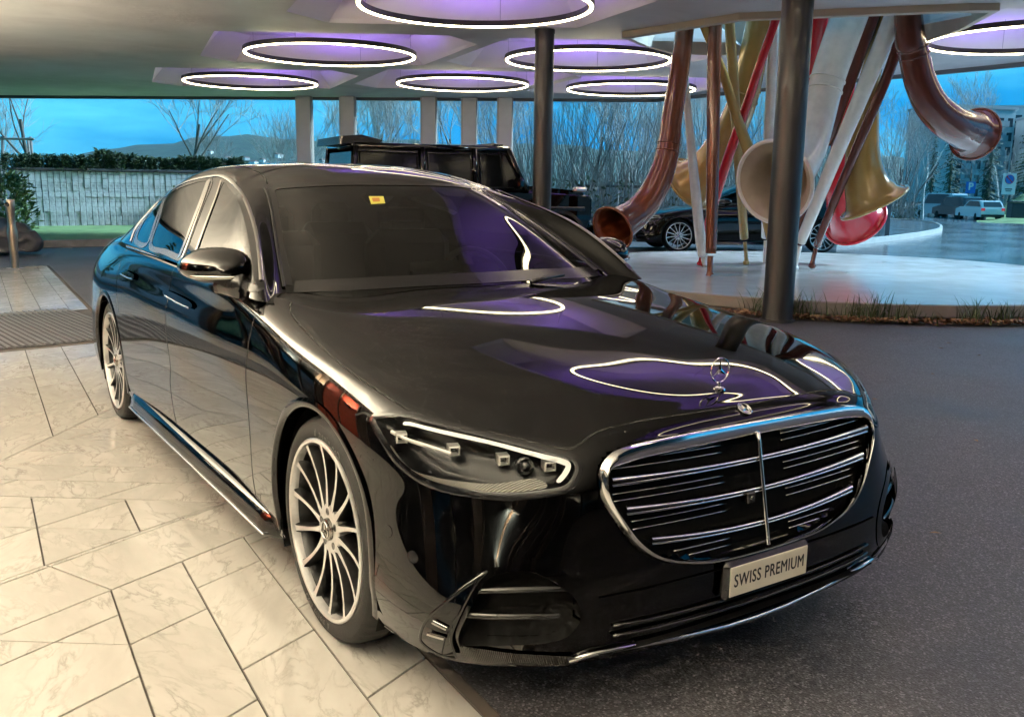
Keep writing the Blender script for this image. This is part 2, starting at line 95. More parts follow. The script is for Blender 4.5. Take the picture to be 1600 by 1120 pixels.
def hood_z(x,y):
    zc=np.interp(x,[-1.0,-.61,-.3,0,.2,.4,.55,.706,.78,.82],[1.03,1.008,.982,.948,.922,.893,.868,.832,.805,.785])
    return zc-.030*(np.abs(y)/.8)**2.2
def body_net():
    R0=[(.885,0,.195),(.885,.22,.195),(.872,.42,.198),(.84,.60,.202),(.775,.755,.208),(.655,.88,.21),(.41,.935,.205),(0,.945,.20),(-.42,.94,.20),(-.9,.925,.20),(-1.6,.92,.20),(-2.3,.925,.20),(-2.85,.94,.20),(-3.25,.945,.2),(-3.8,.93,.21),(-4.16,.80,.22),(-4.30,.45,.22),(-4.33,0,.22)]
    z=.32
    R1=[(.905,0,z),(.902,.22,z),(.89,.42,z),(.862,.60,z),(.80,.77,z),(.685,.90,z),(.41,.967,z),(0,.968,z),(-.42,.96,z),(-.9,.946,z),(-1.6,.943,z),(-2.3,.948,z),(-2.85,.962,z),(-3.25,.968,z),(-3.8,.95,z),(-4.2,.82,z),(-4.34,.45,z),(-4.37,0,z)]
    z=.46
    R2=[(.897,0,z),(.894,.22,z),(.88,.42,z),(.85,.595,z),(.785,.755,z),(.665,.885,z),(.41,.962,z),(0,.978,z),(-.42,.968,z),(-.9,.958,z),(-1.6,.956,z),(-2.3,.960,z),(-2.85,.972,z),(-3.25,.979,z),(-3.8,.957,z),(-4.21,.82,z),(-4.36,.45,z),(-4.39,0,z)]
    z=.60
    R3=[(.873,0,z),(.872,.22,z),(.860,.42,z),(.832,.590,z),(.745,.735,z),(.625,.86,z),(.395,.945,z),(0,.975,z),(-.42,.970,z),(-.9,.962,z),(-1.6,.961,z),(-2.3,.964,z),(-2.85,.974,z),(-3.25,.98,z),(-3.8,.953,z),(-4.21,.81,z),(-4.37,.45,z),(-4.40,0,z)]
    R4=[(.848,0,.71),(.846,.22,.71),(.834,.42,.708),(.800,.580,.705),(.71,.715,.71),(.585,.838,.725),(.375,.926,.755),(0,.962,.785),(-.42,.957,.80),(-.9,.951,.81),(-1.6,.950,.82),(-2.3,.953,.83),(-2.85,.96,.835),(-3.25,.962,.835),(-3.8,.93,.84),(-4.18,.78,.85),(-4.34,.43,.86),(-4.37,0,.86)]
    R5=[(.824,0,.772),(.820,.22,.772),(.803,.42,.77),(.758,.57,.762),(.655,.70,.772),(.525,.81,.788),(.325,.895,.822),(-.02,.928,.865),(-.42,.930,.895),(-.9,.930,.925),(-1.6,.930,.94),(-2.3,.932,.945),(-2.85,.935,.95),(-3.25,.925,.955),(-3.75,.88,.96),(-4.10,.74,.97),(-4.27,.42,.98),(-4.30,0,.985)]
    R6=[(.79,0,.80),(.784,.2,.80),(.757,.385,.797),(.70,.53,.791),(.60,.65,.800),(.465,.76,.822),(.265,.848,.860),(-.06,.878,.903),(-.43,.875,.952),(-.86,.905,1.015),(-1.6,.905,1.048),(-2.3,.900,1.055),(-2.85,.885,1.06),(-3.25,.86,1.06),(-3.68,.80,1.055),(-4.02,.67,1.06),(-4.20,.40,1.07),(-4.23,0,1.075)]
    spx=[.70,.64,.56,.45,.31,.15,-.04,-.24,-.46,-.80,-1.6,-2.3,-2.85,-3.25,-3.62,-3.85,-3.98,-4.05]
    def zz(x,y):
        return np.where(x>-.75,hood_z(x,y),np.interp(-x,[.75,1.2,2,3,3.6,4.1,4.3],[1.014,1.03,1.06,1.075,1.085,1.085,1.07])-.02*(np.abs(y)/.85)**2)
    rows=[R0,R1,R2,R3,R4,R5,R6]
    for f in (.22,.6,1.0):
        r=[]
        for k,(a,sx) in enumerate(zip(R6,spx)):
            x=a[0]+(sx-a[0])*f; y=a[1]*(1-f); z=float(zz(x,y))
            if f==.22: z=.45*z+.55*(a[2]+(z-a[2])*.75)
            r.append((x,y,z))
        rows.append(r)
    return Net(rows)
def cabin_net():
    G0=[(-.58,0,.99),(-.61,.37,.99),(-.67,.62,.988),(-.735,.775,.985),(-.66,.888,.985),(-1.0,.925,1.02),(-1.5,.920,1.04),(-2.0,.913,1.045),(-2.5,.900,1.05),(-3.0,.875,1.05),(-3.4,.835,1.05),(-3.75,.70,1.06),(-3.87,.4,1.075),(-3.90,0,1.08)]
    G1=[(-1.02,0,1.235),(-1.03,.33,1.230),(-1.07,.545,1.218),(-1.13,.672,1.200),(-.98,.795,1.195),(-1.28,.820,1.205),(-1.68,.797,1.23),(-2.08,.783,1.245),(-2.52,.775,1.235),(-2.95,.765,1.205),(-3.28,.725,1.19),(-3.54,.61,1.19),(-3.62,.35,1.22),(-3.65,0,1.23)]
    G2=[(-1.44,0,1.418),(-1.455,.29,1.414),(-1.50,.46,1.403),(-1.555,.562,1.387),(-1.42,.695,1.338),(-1.62,.668,1.382),(-1.90,.638,1.425),(-2.18,.628,1.436),(-2.53,.640,1.412),(-2.86,.655,1.350),(-3.12,.615,1.315),(-3.30,.50,1.325),(-3.36,.29,1.355),(-3.38,0,1.365)]
    G3=[(-1.62,0,1.462),(-1.64,.27,1.457),(-1.69,.42,1.447),(-1.74,.51,1.435),(-1.70,.595,1.415),(-1.84,.585,1.443),(-2.02,.565,1.468),(-2.22,.557,1.476),(-2.50,.557,1.460),(-2.76,.56,1.425),(-2.96,.51,1.405),(-3.08,.41,1.41),(-3.12,.24,1.43),(-3.13,0,1.437)]
    sx=[-1.92,-1.95,-1.99,-2.03,-2.07,-2.12,-2.18,-2.25,-2.34,-2.43,-2.52,-2.6,-2.65,-2.68]
    rz=lambda x,y: np.interp(-x,[1.4,1.62,1.8,2.0,2.3,2.6,2.9,3.15],[1.405,1.462,1.487,1.502,1.508,1.500,1.472,1.43])-.030*(abs(y)/.55)**2.5
    rows=[G0,G1,G2,G3]
    for f in (.5,1.0):
        rows.append([(a[0]+(s-a[0])*f,a[1]*(1-f),float(rz(a[0]+(s-a[0])*f,a[1]*(1-f)))) for a,s in zip(G3,sx)])
    return Net(rows)
FEAT={a:([q for q in b if q is not None] if a!='blades' else b) for a,b in FEAT.items()}   # drop
_gh=[(.535,.66),(.528,.705),(.492,.737),(.42,.751),(.28,.757),(.12,.760)]
_gb=[(.16,.416),(.29,.433),(.385,.462),(.45,.51),(.497,.575),(.526,.625)]
GRILLE_YZ=np.array(_gh+[(-a,b) for a,b in _gh[::-1]]+[(-a,b) for a,b in _gb[::-1]]+_gb)
HOODLINE=[(2.2435,.849),(2.16,.818),(2.03,.793),(1.667,.7564),(1.40,.7304),(1.27,.708),(1.16,.704),(1.05,.702),(.95,.692),(.87,.674),(.835,.670),(.805,.690),(.77,.728),(.728,.754),(.63,.777),(.50,.787),(.3365,.787)]
WS_U,WS_V=.850,.662
DLO=FEAT['dlo']; BELT=FEAT['belt']; BPIL_A=FEAT['bpa']; BPIL_B=FEAT['bpb']; STICKER=FEAT['sticker']
ROOFLINE=FEAT['roofseam']+[(1.75,.978),(1.95,.968),(2.2,.95)]
SLATS=[(.672,.010),(.597,.018),(.519,.032)]
THIN=[.722,.703,.640,.622,.565,.545,.470,.452]
BFX=([0,.22,.42,.6],[.905,.902,.89,.862])
_lp=[(.840,.63,.218),(.862,.57,.230),(.876,.50,.230),(.890,.30,.213),(.896,.12,.201),(.897,0,.199)]
LIP=[(a,-b,c) for a,b,c in _lp]+[(a,b,c) for a,b,c in _lp[-2::-1]]
# ------------------------------------------------------------------ helpers
V3=mathutils.Vector
def node_mat(name):
    m=bpy.data.materials.new(name); m.use_nodes=True; nt=m.node_tree
    for n in list(nt.nodes): nt.nodes.remove(n)
    out=nt.nodes.new('ShaderNodeOutputMaterial')
    return m,nt,out
def N(nt,typ,**kw):
    n=nt.nodes.new(typ)
    for k,v in kw.items():
        if k=='inp':
            for a,b in v.items(): n.inputs[a].default_value=b
        else: setattr(n,k,v)
    return n
def L(nt,a,b): nt.links.new(a,b)
def c4(c): return (c[0],c[1],c[2],1.0)
def ramp(nt,fac,stops):
    r=N(nt,'ShaderNodeValToRGB'); e=r.color_ramp.elements
    while len(e)<len(stops): e.new(.5)
    for q,(p,c) in zip(e,stops): q.position=p; q.color=c4(c) if not np.isscalar(c) else (c,c,c,1)
    if fac is not None: L(nt,fac,r.inputs[0])
    return r.outputs[0]
def tex(nt,kind='noise',scale=5,detail=4,rough=.55,coord='Object',vscale=None,dist=0):
    tc=N(nt,'ShaderNodeTexCoord'); mp=N(nt,'ShaderNodeMapping')
    L(nt,tc.outputs[coord],mp.inputs[0])
    if vscale: mp.inputs['Scale'].default_value=vscale
    if kind=='noise':
        t=N(nt,'ShaderNodeTexNoise',inp={'Scale':scale,'Detail':detail,'Roughness':rough,'Distortion':dist})
    elif kind=='voronoi': t=N(nt,'ShaderNodeTexVoronoi',inp={'Scale':scale})
    elif kind=='wave': t=N(nt,'ShaderNodeTexWave',inp={'Scale':scale,'Distortion':dist,'Detail':detail})
    L(nt,mp.outputs[0],t.inputs['Vector'])
    return t
def pbr(name,col,rough=.5,metal=0,spec=.5,ior=1.5,coat=0,noise=0,nscale=8,bump=0,bscale=60,emit=None,estr=0,rvar=0,vs=None,trans=0):
    m,nt,out=node_mat(name); b=N(nt,'ShaderNodeBsdfPrincipled'); L(nt,b.outputs[0],out.inputs[0])
    b.inputs['Base Color'].default_value=c4(col); b.inputs['Roughness'].default_value=rough; b.inputs['Metallic'].default_value=metal
    b.inputs['Specular IOR Level'].default_value=spec; b.inputs['IOR'].default_value=ior; b.inputs['Coat Weight'].default_value=coat
    b.inputs['Coat Roughness'].default_value=.02; b.inputs['Transmission Weight'].default_value=trans
    if noise:
        t=tex(nt,scale=nscale,vscale=vs); k=noise
        r=ramp(nt,t.outputs[0],[(.25,[max(0,q*(1-k)) for q in col]),(.5,col),(.78,[min(1,q*(1+k)) for q in col])])
        L(nt,r,b.inputs['Base Color'])
    if rvar:
        t=tex(nt,scale=nscale*1.7); mr=N(nt,'ShaderNodeMapRange',inp={1:.3,2:.7,3:max(.0,rough-rvar),4:rough+rvar}); L(nt,t.outputs[0],mr.inputs[0]); L(nt,mr.outputs[0],b.inputs['Roughness'])
    if bump:
        t=tex(nt,scale=bscale,detail=5); bp=N(nt,'ShaderNodeBump',inp={'Strength':bump,'Distance':.02}); L(nt,t.outputs[0],bp.inputs['Height']); L(nt,bp.outputs[0],b.inputs['Normal'])
    if emit is not None:
        b.inputs['Emission Color'].default_value=c4(emit); b.inputs['Emission Strength'].default_value=estr
    return m
def glass(name,tint,ior=1.6,rough=0.0,refl=1.0):
    m,nt,out=node_mat(name)
    t=N(nt,'ShaderNodeBsdfTransparent',inp={0:c4(tint)}); g=N(nt,'ShaderNodeBsdfGlossy',inp={0:(refl,refl,refl,1),1:rough}); f=N(nt,'ShaderNodeFresnel',inp={0:ior})
    x=N(nt,'ShaderNodeMixShader'); L(nt,f.outputs[0],x.inputs[0]); L(nt,t.outputs[0],x.inputs[1]); L(nt,g.outputs[0],x.inputs[2]); L(nt,x.outputs[0],out.inputs[0])
    return m
COL=bpy.context.scene.collection
def empty(name,loc=(0,0,0),rz=0,label=None,cat=None,group=None):
    o=bpy.data.objects.new(name,None); o.empty_display_size=.2; o.location=loc; o.rotation_euler=(0,0,rz); COL.objects.link(o)
    return tag(o,label,cat,group)
def tag(o,label=None,cat=None,group=None,kind=None):
    if label: o['label']=label
    if cat: o['category']=cat
    if group: o['group']=group
    if kind: o['kind']=kind
    return o
def link(name,me,parent=None,mat=None):
    if mat is not None:
        for q in (mat if isinstance(mat,(list,tuple)) else [mat]): me.materials.append(q)
    o=bpy.data.objects.new(name,me); COL.objects.link(o)
    if parent is not None: o.parent=parent
    return o
def mesh(name,verts,faces,mat,parent=None,smooth=False,normals=None,mi=None):
    me=bpy.data.meshes.new(name); me.from_pydata([tuple(map(float,v)) for v in verts],[],[tuple(map(int,f)) for f in faces])
    if smooth or normals is not None: me.polygons.foreach_set('use_smooth',[True]*len(me.polygons))
    if mi is not None: me.polygons.foreach_set('material_index',list(mi))
    me.update()
    if normals is not None: me.normals_split_custom_set_from_vertices([tuple(map(float,n)) for n in normals])
    return link(name,me,parent,mat)
class MB:
    """collects simple shapes; build() makes them ONE mesh object"""
    def __init__(s): s.v=[]; s.f=[]; s.m=[]
    def add(s,v,f,mi=0):
        o=len(s.v); s.v+=[tuple(q) for q in v]; s.f+=[tuple(i+o for i in q) for q in f]; s.m+=[mi]*len(f); return s
    def box(s,c,d,rz=0,mi=0,bev=0):
        x,y,z=d[0]/2,d[1]/2,d[2]/2
        if bev:
            v=[];b=min(bev,x*.9,y*.9,z*.9)
            for sx in(-1,1):
                for sy in(-1,1):
                    for sz in(-1,1):
                        v+=[(sx*x,sy*(y-b),sz*(z-b)),(sx*(x-b),sy*y,sz*(z-b)),(sx*(x-b),sy*(y-b),sz*z)]
            idx=lambda sx,sy,sz,k:((sx>0)*4+(sy>0)*2+(sz>0))*3+k
            f=[]
            for sg in(-1,1):
                f.append([idx(sg,-1,-1,0),idx(sg,1,-1,0),idx(sg,1,1,0),idx(sg,-1,1,0)][::sg])
                f.append([idx(-1,sg,-1,1),idx(1,sg,-1,1),idx(1,sg,1,1),idx(-1,sg,1,1)][::-sg])
                f.append([idx(-1,-1,sg,2),idx(1,-1,sg,2),idx(1,1,sg,2),idx(-1,1,sg,2)][::sg])
            for a in(-1,1):
                for b2 in(-1,1):
                    e=a*b2
                    f.append([idx(-1,a,b2,1),idx(-1,a,b2,2),idx(1,a,b2,2),idx(1,a,b2,1)][::e])
                    f.append([idx(a,-1,b2,0),idx(a,1,b2,0),idx(a,1,b2,2),idx(a,-1,b2,2)][::e])
                    f.append([idx(a,b2,-1,0),idx(a,b2,-1,1),idx(a,b2,1,1),idx(a,b2,1,0)][::e])
            for sx in(-1,1):
                for sy in(-1,1):
                    for sz in(-1,1):
                        f.append([idx(sx,sy,sz,0),idx(sx,sy,sz,1),idx(sx,sy,sz,2)][::sx*sy*sz])
        else:
            v=[(-x,-y,-z),(x,-y,-z),(x,y,-z),(-x,y,-z),(-x,-y,z),(x,-y,z),(x,y,z),(-x,y,z)]
            f=[(0,3,2,1),(4,5,6,7),(0,1,5,4),(1,2,6,5),(2,3,7,6),(3,0,4,7)]
        ca,sa=math.cos(rz),math.sin(rz)
        return s.add([(c[0]+a*ca-b*sa,c[1]+a*sa+b*ca,c[2]+k) for a,b,k in v],f,mi)
    def tube(s,pts,rad,n=8,cap=True,mi=0,closed=False,flat=None):
        P=[V3(q) for q in pts]; R=rad if hasattr(rad,'__len__') else [rad]*len(P)
        m=len(P); prev=None; rings=[]
        for i in range(m):
            if closed: t=P[(i+1)%m]-P[i-1]
            else: t=P[min(i+1,m-1)]-P[max(i-1,0)]
            t.normalize()
            if prev is None:
                a=V3((0,0,1)) if abs(t.z)<.9 else V3((1,0,0))
                prev=(a-t*a.dot(t)).normalized()
            else:
                prev=prev-t*prev.dot(t)
                prev.normalize()
            b=t.cross(prev)
            rings.append([P[i]+(prev*math.cos(2*math.pi*k/n)+b*math.sin(2*math.pi*k/n)*(flat or 1))*R[i] for k in range(n)])
        v=[q for r in rings for q in r]; f=[]
        for i in range(m if closed else m-1):
            j=(i+1)%m
            f+=[(i*n+k,i*n+(k+1)%n,j*n+(k+1)%n,j*n+k) for k in range(n)]
        if cap and not closed: f+=[tuple(range(n-1,-1,-1)),tuple((m-1)*n+k for k in range(n))]
        return s.add(v,f,mi)
    def lathe(s,prof,n=32,c=(0,0,0),ax='z',mi=0,closed=False):
        """prof: list of (r,h)"""
        v=[];m=len(prof)
        for r,h in prof:
            for k in range(n):
                a=2*math.pi*k/n; q=(r*math.cos(a),r*math.sin(a),h)
                if ax=='y': q=(q[0],h,q[1])
                if ax=='x': q=(h,q[0],q[1])
                v.append((q[0]+c[0],q[1]+c[1],q[2]+c[2]))
        f=[]
        for i in range(m if closed else m-1):
            j=(i+1)%m
            f+=[(i*n+k,i*n+(k+1)%n,j*n+(k+1)%n,j*n+k) for k in range(n)]
        return s.add(v,f,mi)
    def build(s,name,mat,parent=None,smooth=False,auto=None):
        o=mesh(name,s.v,s.f,mat,parent,smooth,None,s.m if any(s.m) else None)
        if auto: shade_auto(o,auto)
        return o
def shade_auto(o,deg=35):
    me=o.data; me.polygons.foreach_set('use_smooth',[True]*len(me.polygons))
    bm=bmesh.new(); bm.from_mesh(me); bmesh.ops.recalc_face_normals(bm,faces=bm.faces); lim=math.radians(deg)
    for e in bm.edges:
        if len(e.link_faces)==2 and e.calc_face_angle(0)>lim: e.smooth=False
    bm.to_mesh(me); bm.free(); return o
def copy_tree(o,parent=None):
    c=o.copy(); COL.objects.link(c); c.parent=parent
    for ch in list(o.children): copy_tree(ch,c)
    return c
def cr_spline(P,n=6,closed=False):
    """Catmull-Rom densify of points (any dim)"""
    P=np.array(P,float); m=len(P); out=[]
    for i in range(m if closed else m-1):
        if closed: a,b,c,d=P[(i-1)%m],P[i],P[(i+1)%m],P[(i+2)%m]
        else:
            b,c=P[i],P[i+1]; a=P[i-1] if i>0 else 2*b-c; d=P[i+2] if i+2<m else 2*c-b
        for k in range(n):
            t=k/n; out.append(.5*((2*b)+(-a+c)*t+(2*a-5*b+4*c-d)*t*t+(-a+3*b-3*c+d)*t**3))
    if not closed: out.append(P[-1])
    return np.array(out)
def inside(poly,X,Y):
    poly=np.asarray(poly); r=np.zeros(np.shape(X),bool); n=len(poly); j=n-1
    for i in range(n):
        xi,yi=poly[i]; xj,yj=poly[j]
        with np.errstate(divide='ignore',invalid='ignore'):
            r^=((yi>Y)!=(yj>Y))&(X<(xj-xi)*(Y-yi)/(yj-yi+1e-15)+xi)
        j=i
    return r
def text_mesh(txt,size=1.0,bold=0.0,extrude=0.0,sp=1.0):
    cu=bpy.data.curves.new('txt','FONT'); cu.body=txt; cu.size=size; cu.align_x='CENTER'; cu.align_y='CENTER'; cu.offset=bold; cu.extrude=extrude; cu.resolution_u=3; cu.space_character=sp
    o=bpy.data.objects.new('txt',cu); COL.objects.link(o); bpy.context.view_layer.update()
    me=bpy.data.meshes.new_from_object(o.evaluated_get(bpy.context.evaluated_depsgraph_get())); bpy.data.objects.remove(o); bpy.data.curves.remove(cu)
    return me
M={}
def paint_mat(name,base,ior,coat):
    m,nt,out=node_mat(name); b=N(nt,'ShaderNodeBsdfPrincipled'); L(nt,b.outputs[0],out.inputs[0])
    b.inputs['Base Color'].default_value=c4(base); b.inputs['Roughness'].default_value=.03; b.inputs['IOR'].default_value=ior; b.inputs['Coat Weight'].default_value=coat; b.inputs['Coat Roughness'].default_value=.0; b.inputs['Coat IOR'].default_value=1.5
    return m
M['paint']=paint_mat('black_paint',(.001,.001,.0012),1.46,0.0)
M['roof']=paint_mat('roof_black',(.001,.001,.0012),1.46,0.0)
M['glass']=glass('windscreen_glass',(.28,.31,.31),1.38)
M['glass_dark']=glass('tinted_glass',(.04,.043,.045),1.30)
M['chrome']=pbr('chrome',(.80,.80,.80),.07,1.0)
M['chrome_dark']=pbr('satin_chrome',(.50,.49,.47),.16,1.0)
M['seal']=pbr('black_rubber_seal',(.006,.006,.007),.22,noise=.3,nscale=30)
M['satin_black']=pbr('satin_black',(.012,.012,.013),.25,noise=.2,nscale=40)
M['gap']=pbr('panel_gap',(.001,.001,.001),.9)
M['liner']=pbr('matte_black_plastic',(.003,.003,.003),.85,spec=.08,noise=.3,nscale=40)
M['rubber']=pbr('tyre_rubber',(.007,.007,.0068),.7,spec=.2,noise=.35,nscale=25,bump=.15,bscale=220)
M['rubber_letters']=pbr('tyre_letters',(.05,.048,.045),.5)
M['rim_black']=pbr('rim_gloss_black',(.004,.004,.004),.28,spec=.25)
M['rim_face']=pbr('machined_aluminium',(.86,.86,.85),.24,.55,noise=.08,nscale=60)
M['cap']=pbr('hub_cap',(.30,.29,.27),.2,1.0)
M['disc']=pbr('brake_steel',(.035,.034,.033),.5,.6,noise=.3,nscale=50)
M['dark_metal']=pbr('dark_metal',(.015,.015,.015),.4,.8)
M['lamp_inner']=pbr('lamp_inner',(.006,.006,.007),.3,0,spec=.3)
M['lamp_white']=pbr('lamp_white',(.82,.80,.74),.22,.15,coat=.6,emit=(1,.95,.82),estr=.12)
M['lamp_silver']=pbr('lamp_silver',(.82,.81,.78),.16,.45)
M['lens']=pbr('dark_lens',(.012,.013,.015),.04,coat=1.0,ior=1.7)
M['lens_cover']=glass('lamp_cover',(.97,.98,.98),1.09)
M['plate']=pbr('plate_cream',(.80,.75,.62),.35,noise=.05,nscale=30)
M['ink']=pbr('plate_ink',(.008,.008,.008),.5)
M['leather']=pbr('dark_leather',(.018,.017,.016),.45,bump=.1,bscale=120)
M['sticker']=pbr('sticker_yellow',(.72,.66,.12),.5,noise=.1,nscale=40)
M['sticker_print']=pbr('sticker_orange',(.55,.22,.05),.5)
def stripes(name,a,b,scale,rot=0,rough=.3,metal=.3,bump=.5):
    m,nt,out=node_mat(name); p=N(nt,'ShaderNodeBsdfPrincipled',inp={'Roughness':rough,'Metallic':metal}); L(nt,p.outputs[0],out.inputs[0])
    tc=N(nt,'ShaderNodeTexCoord'); mp=N(nt,'ShaderNodeMapping'); mp.inputs['Rotation'].default_value=(0,0,rot); L(nt,tc.outputs['Object'],mp.inputs[0])
    w=N(nt,'ShaderNodeTexWave',inp={'Scale':scale,'Distortion':0.0}); L(nt,mp.outputs[0],w.inputs['Vector'])
    L(nt,ramp(nt,w.outputs[0],[(.35,a),(.6,b)]),p.inputs['Base Color'])
    bp=N(nt,'ShaderNodeBump',inp={'Strength':bump,'Distance':.004}); L(nt,w.outputs[0],bp.inputs['Height']); L(nt,bp.outputs[0],p.inputs['Normal'])
    return m
M['ribbed']=stripes('ribbed_black',(.008,.008,.008),(.035,.033,.03),75,math.pi/2,rough=.25,metal=.5)
M['lamp_crystal']=stripes('lamp_crystal',(.25,.24,.22),(.85,.83,.78),150,.5,rough=.15,metal=.6,bump=.7)
# ---- site
def marble():
    m,nt,out=node_mat('marble'); p=N(nt,'ShaderNodeBsdfPrincipled'); L(nt,p.outputs[0],out.inputs[0])
    oi=N(nt,'ShaderNodeObjectInfo'); tc=N(nt,'ShaderNodeTexCoord'); geo=N(nt,'ShaderNodeNewGeometry')
    ad=N(nt,'ShaderNodeVectorMath',operation='ADD'); sc_=N(nt,'ShaderNodeVectorMath',operation='SCALE',inp={'Scale':37.0})
    cx=N(nt,'ShaderNodeCombineXYZ'); L(nt,oi.outputs['Random'],cx.inputs[0]); L(nt,oi.outputs['Random'],cx.inputs[1]); L(nt,cx.outputs[0],sc_.inputs[0])
    L(nt,geo.outputs['Position'],ad.inputs[0]); L(nt,sc_.outputs[0],ad.inputs[1])
    vr=N(nt,'ShaderNodeVectorRotate'); vr.rotation_type='Z_AXIS'; L(nt,ad.outputs[0],vr.inputs['Vector'])
    an=N(nt,'ShaderNodeMapRange',inp={1:0,2:1,3:-.5,4:.7}); L(nt,oi.outputs['Random'],an.inputs[0]); L(nt,an.outputs[0],vr.inputs['Angle'])
    mp=N(nt,'ShaderNodeMapping'); mp.inputs['Scale'].default_value=(1.0,2.6,1); L(nt,vr.outputs[0],mp.inputs[0])
    n1=N(nt,'ShaderNodeTexNoise',inp={'Scale':5.0,'Detail':8,'Roughness':.58,'Distortion':.45}); L(nt,mp.outputs[0],n1.inputs['Vector'])
    n2=N(nt,'ShaderNodeTexNoise',inp={'Scale':2.6,'Detail':5,'Roughness':.55}); L(nt,mp.outputs[0],n2.inputs['Vector'])
    base=ramp(nt,n2.outputs[0],[(.30,(.52,.50,.46)),(.55,(.64,.62,.575)),(.75,(.69,.67,.63))])
    # thin veins where noise crosses a level
    s1=N(nt,'ShaderNodeMath',operation='SUBTRACT',inp={1:.5}); L(nt,n1.outputs[0],s1.inputs[0]); ab=N(nt,'ShaderNodeMath',operation='ABSOLUTE'); L(nt,s1.outputs[0],ab.inputs[0])
    vein=ramp(nt,ab.outputs[0],[(.0,.60),(.018,.30),(.05,.04),(.09,0.0)])
    mk=N(nt,'ShaderNodeMath',operation='MULTIPLY'); L(nt,vein,mk.inputs[0]); mr=N(nt,'ShaderNodeMapRange',inp={1:.42,2:.62,3:0.0,4:1.0}); L(nt,n2.outputs[0],mr.inputs[0]); L(nt,mr.outputs[0],mk.inputs[1])
    mx=N(nt,'ShaderNodeMix',data_type='RGBA'); L(nt,mk.outputs[0],mx.inputs[0]); L(nt,base,mx.inputs[6]); mx.inputs[7].default_value=(.21,.185,.15,1)
    hv=N(nt,'ShaderNodeHueSaturation'); vv=N(nt,'ShaderNodeMapRange',inp={1:0,2:1,3:.90,4:1.08}); L(nt,oi.outputs['Random'],vv.inputs[0]); L(nt,vv.outputs[0],hv.inputs['Value']); L(nt,mx.outputs[2],hv.inputs['Color']); L(nt,hv.outputs[0],p.inputs['Base Color'])
    n3=N(nt,'ShaderNodeTexNoise',inp={'Scale':3.0,'Detail':6}); L(nt,geo.outputs['Position'],n3.inputs['Vector'])
    rr=N(nt,'ShaderNodeMapRange',inp={1:.35,2:.7,3:.07,4:.20}); L(nt,n3.outputs[0],rr.inputs[0]); L(nt,rr.outputs[0],p.inputs['Roughness'])
    return m
M['marble']=marble()
M['joint']=pbr('dark_joint',(.035,.028,.022),.9)
def asphalt(name='asphalt',base=.07,rough=(.30,.55),bump=.6,sc=(170,130)):
    m,nt,out=node_mat(name); p=N(nt,'ShaderNodeBsdfPrincipled'); L(nt,p.outputs[0],out.inputs[0])
    t=tex(nt,scale=sc[0],detail=4,rough=.75,coord='Object'); t2=tex(nt,scale=.6,detail=6,coord='Object'); t3=tex(nt,'voronoi',scale=sc[1],coord='Object')
    sep=N(nt,'ShaderNodeSeparateColor'); L(nt,t3.outputs['Color'],sep.inputs[0])
    c1=ramp(nt,sep.outputs[0],[(.0,(base*.40,base*.39,base*.41)),(.60,(base*.82,base*.80,base*.84)),(.88,(base*1.35,base*1.3,base*1.4)),(.985,(base*2.6,base*2.5,base*2.6))])
    c2=ramp(nt,t2.outputs[0],[(.34,(.42,.42,.45)),(.47,(.85,.85,.88)),(.60,(1.05,1.03,1.08)),(.70,(1.3,1.27,1.33))])
    mx=N(nt,'ShaderNodeMix',data_type='RGBA',blend_type='MULTIPLY'); mx.inputs[0].default_value=1; L(nt,c1,mx.inputs[6]); L(nt,c2,mx.inputs[7]); L(nt,mx.outputs[2],p.inputs['Base Color'])
    rr=N(nt,'ShaderNodeMapRange',inp={1:.3,2:.7,3:rough[0],4:rough[1]}); L(nt,t2.outputs[0],rr.inputs[0]); L(nt,rr.outputs[0],p.inputs['Roughness'])
    bp=N(nt,'ShaderNodeBump',inp={'Strength':bump,'Distance':.004}); L(nt,t3.outputs['Distance'],bp.inputs['Height'])
    bp2=N(nt,'ShaderNodeBump',inp={'Strength':.12,'Distance':.004}); L(nt,t.outputs[0],bp2.inputs['Height']); L(nt,bp.outputs[0],bp2.inputs['Normal']); L(nt,bp2.outputs[0],p.inputs['Normal'])
    return m
M['asphalt']=asphalt(base=.10,rough=(.34,.58),bump=.4,sc=(75,170))
M['asphalt_wet']=asphalt('wet_road',.16,(.06,.18),.08)
def plaster():
    m,nt,out=node_mat('ceiling_plaster'); p=N(nt,'ShaderNodeBsdfPrincipled',inp={'Roughness':.42}); L(nt,p.outputs[0],out.inputs[0])
    t=tex(nt,scale=1.1,detail=7,rough=.6,dist=.6); t2=tex(nt,scale=14,detail=5,vscale=(1,.45,1),dist=1.0); t3=tex(nt,scale=.35,detail=3)
    L(nt,ramp(nt,t.outputs[0],[(.3,(.49,.47,.49)),(.7,(.62,.60,.62))]),p.inputs['Base Color'])
    rr=N(nt,'ShaderNodeMapRange',inp={1:.42,2:.60,3:.40,4:.65}); L(nt,t3.outputs[0],rr.inputs[0]); L(nt,rr.outputs[0],p.inputs['Roughness'])
    mk=ramp(nt,t3.outputs[0],[(.46,0.0),(.58,1.0)])
    mu=N(nt,'ShaderNodeMath',operation='MULTIPLY'); L(nt,t2.outputs[0],mu.inputs[0]); L(nt,mk,mu.inputs[1])
    bp=N(nt,'ShaderNodeBump',inp={'Strength':.45,'Distance':.02}); L(nt,mu.outputs[0],bp.inputs['Height']); L(nt,bp.outputs[0],p.inputs['Normal'])
    return m
M['plaster']=plaster()
M['recess']=pbr('recess_white',(.72,.71,.72),.6,noise=.04,nscale=2)
M['led_warm']=pbr('led_warm',(.9,.9,.9),.5,emit=(1.0,.85,.52),estr=10.0)
M['led_purple']=pbr('led_violet',(.5,.5,.5),.5,emit=(.40,.20,1.0),estr=10.0)
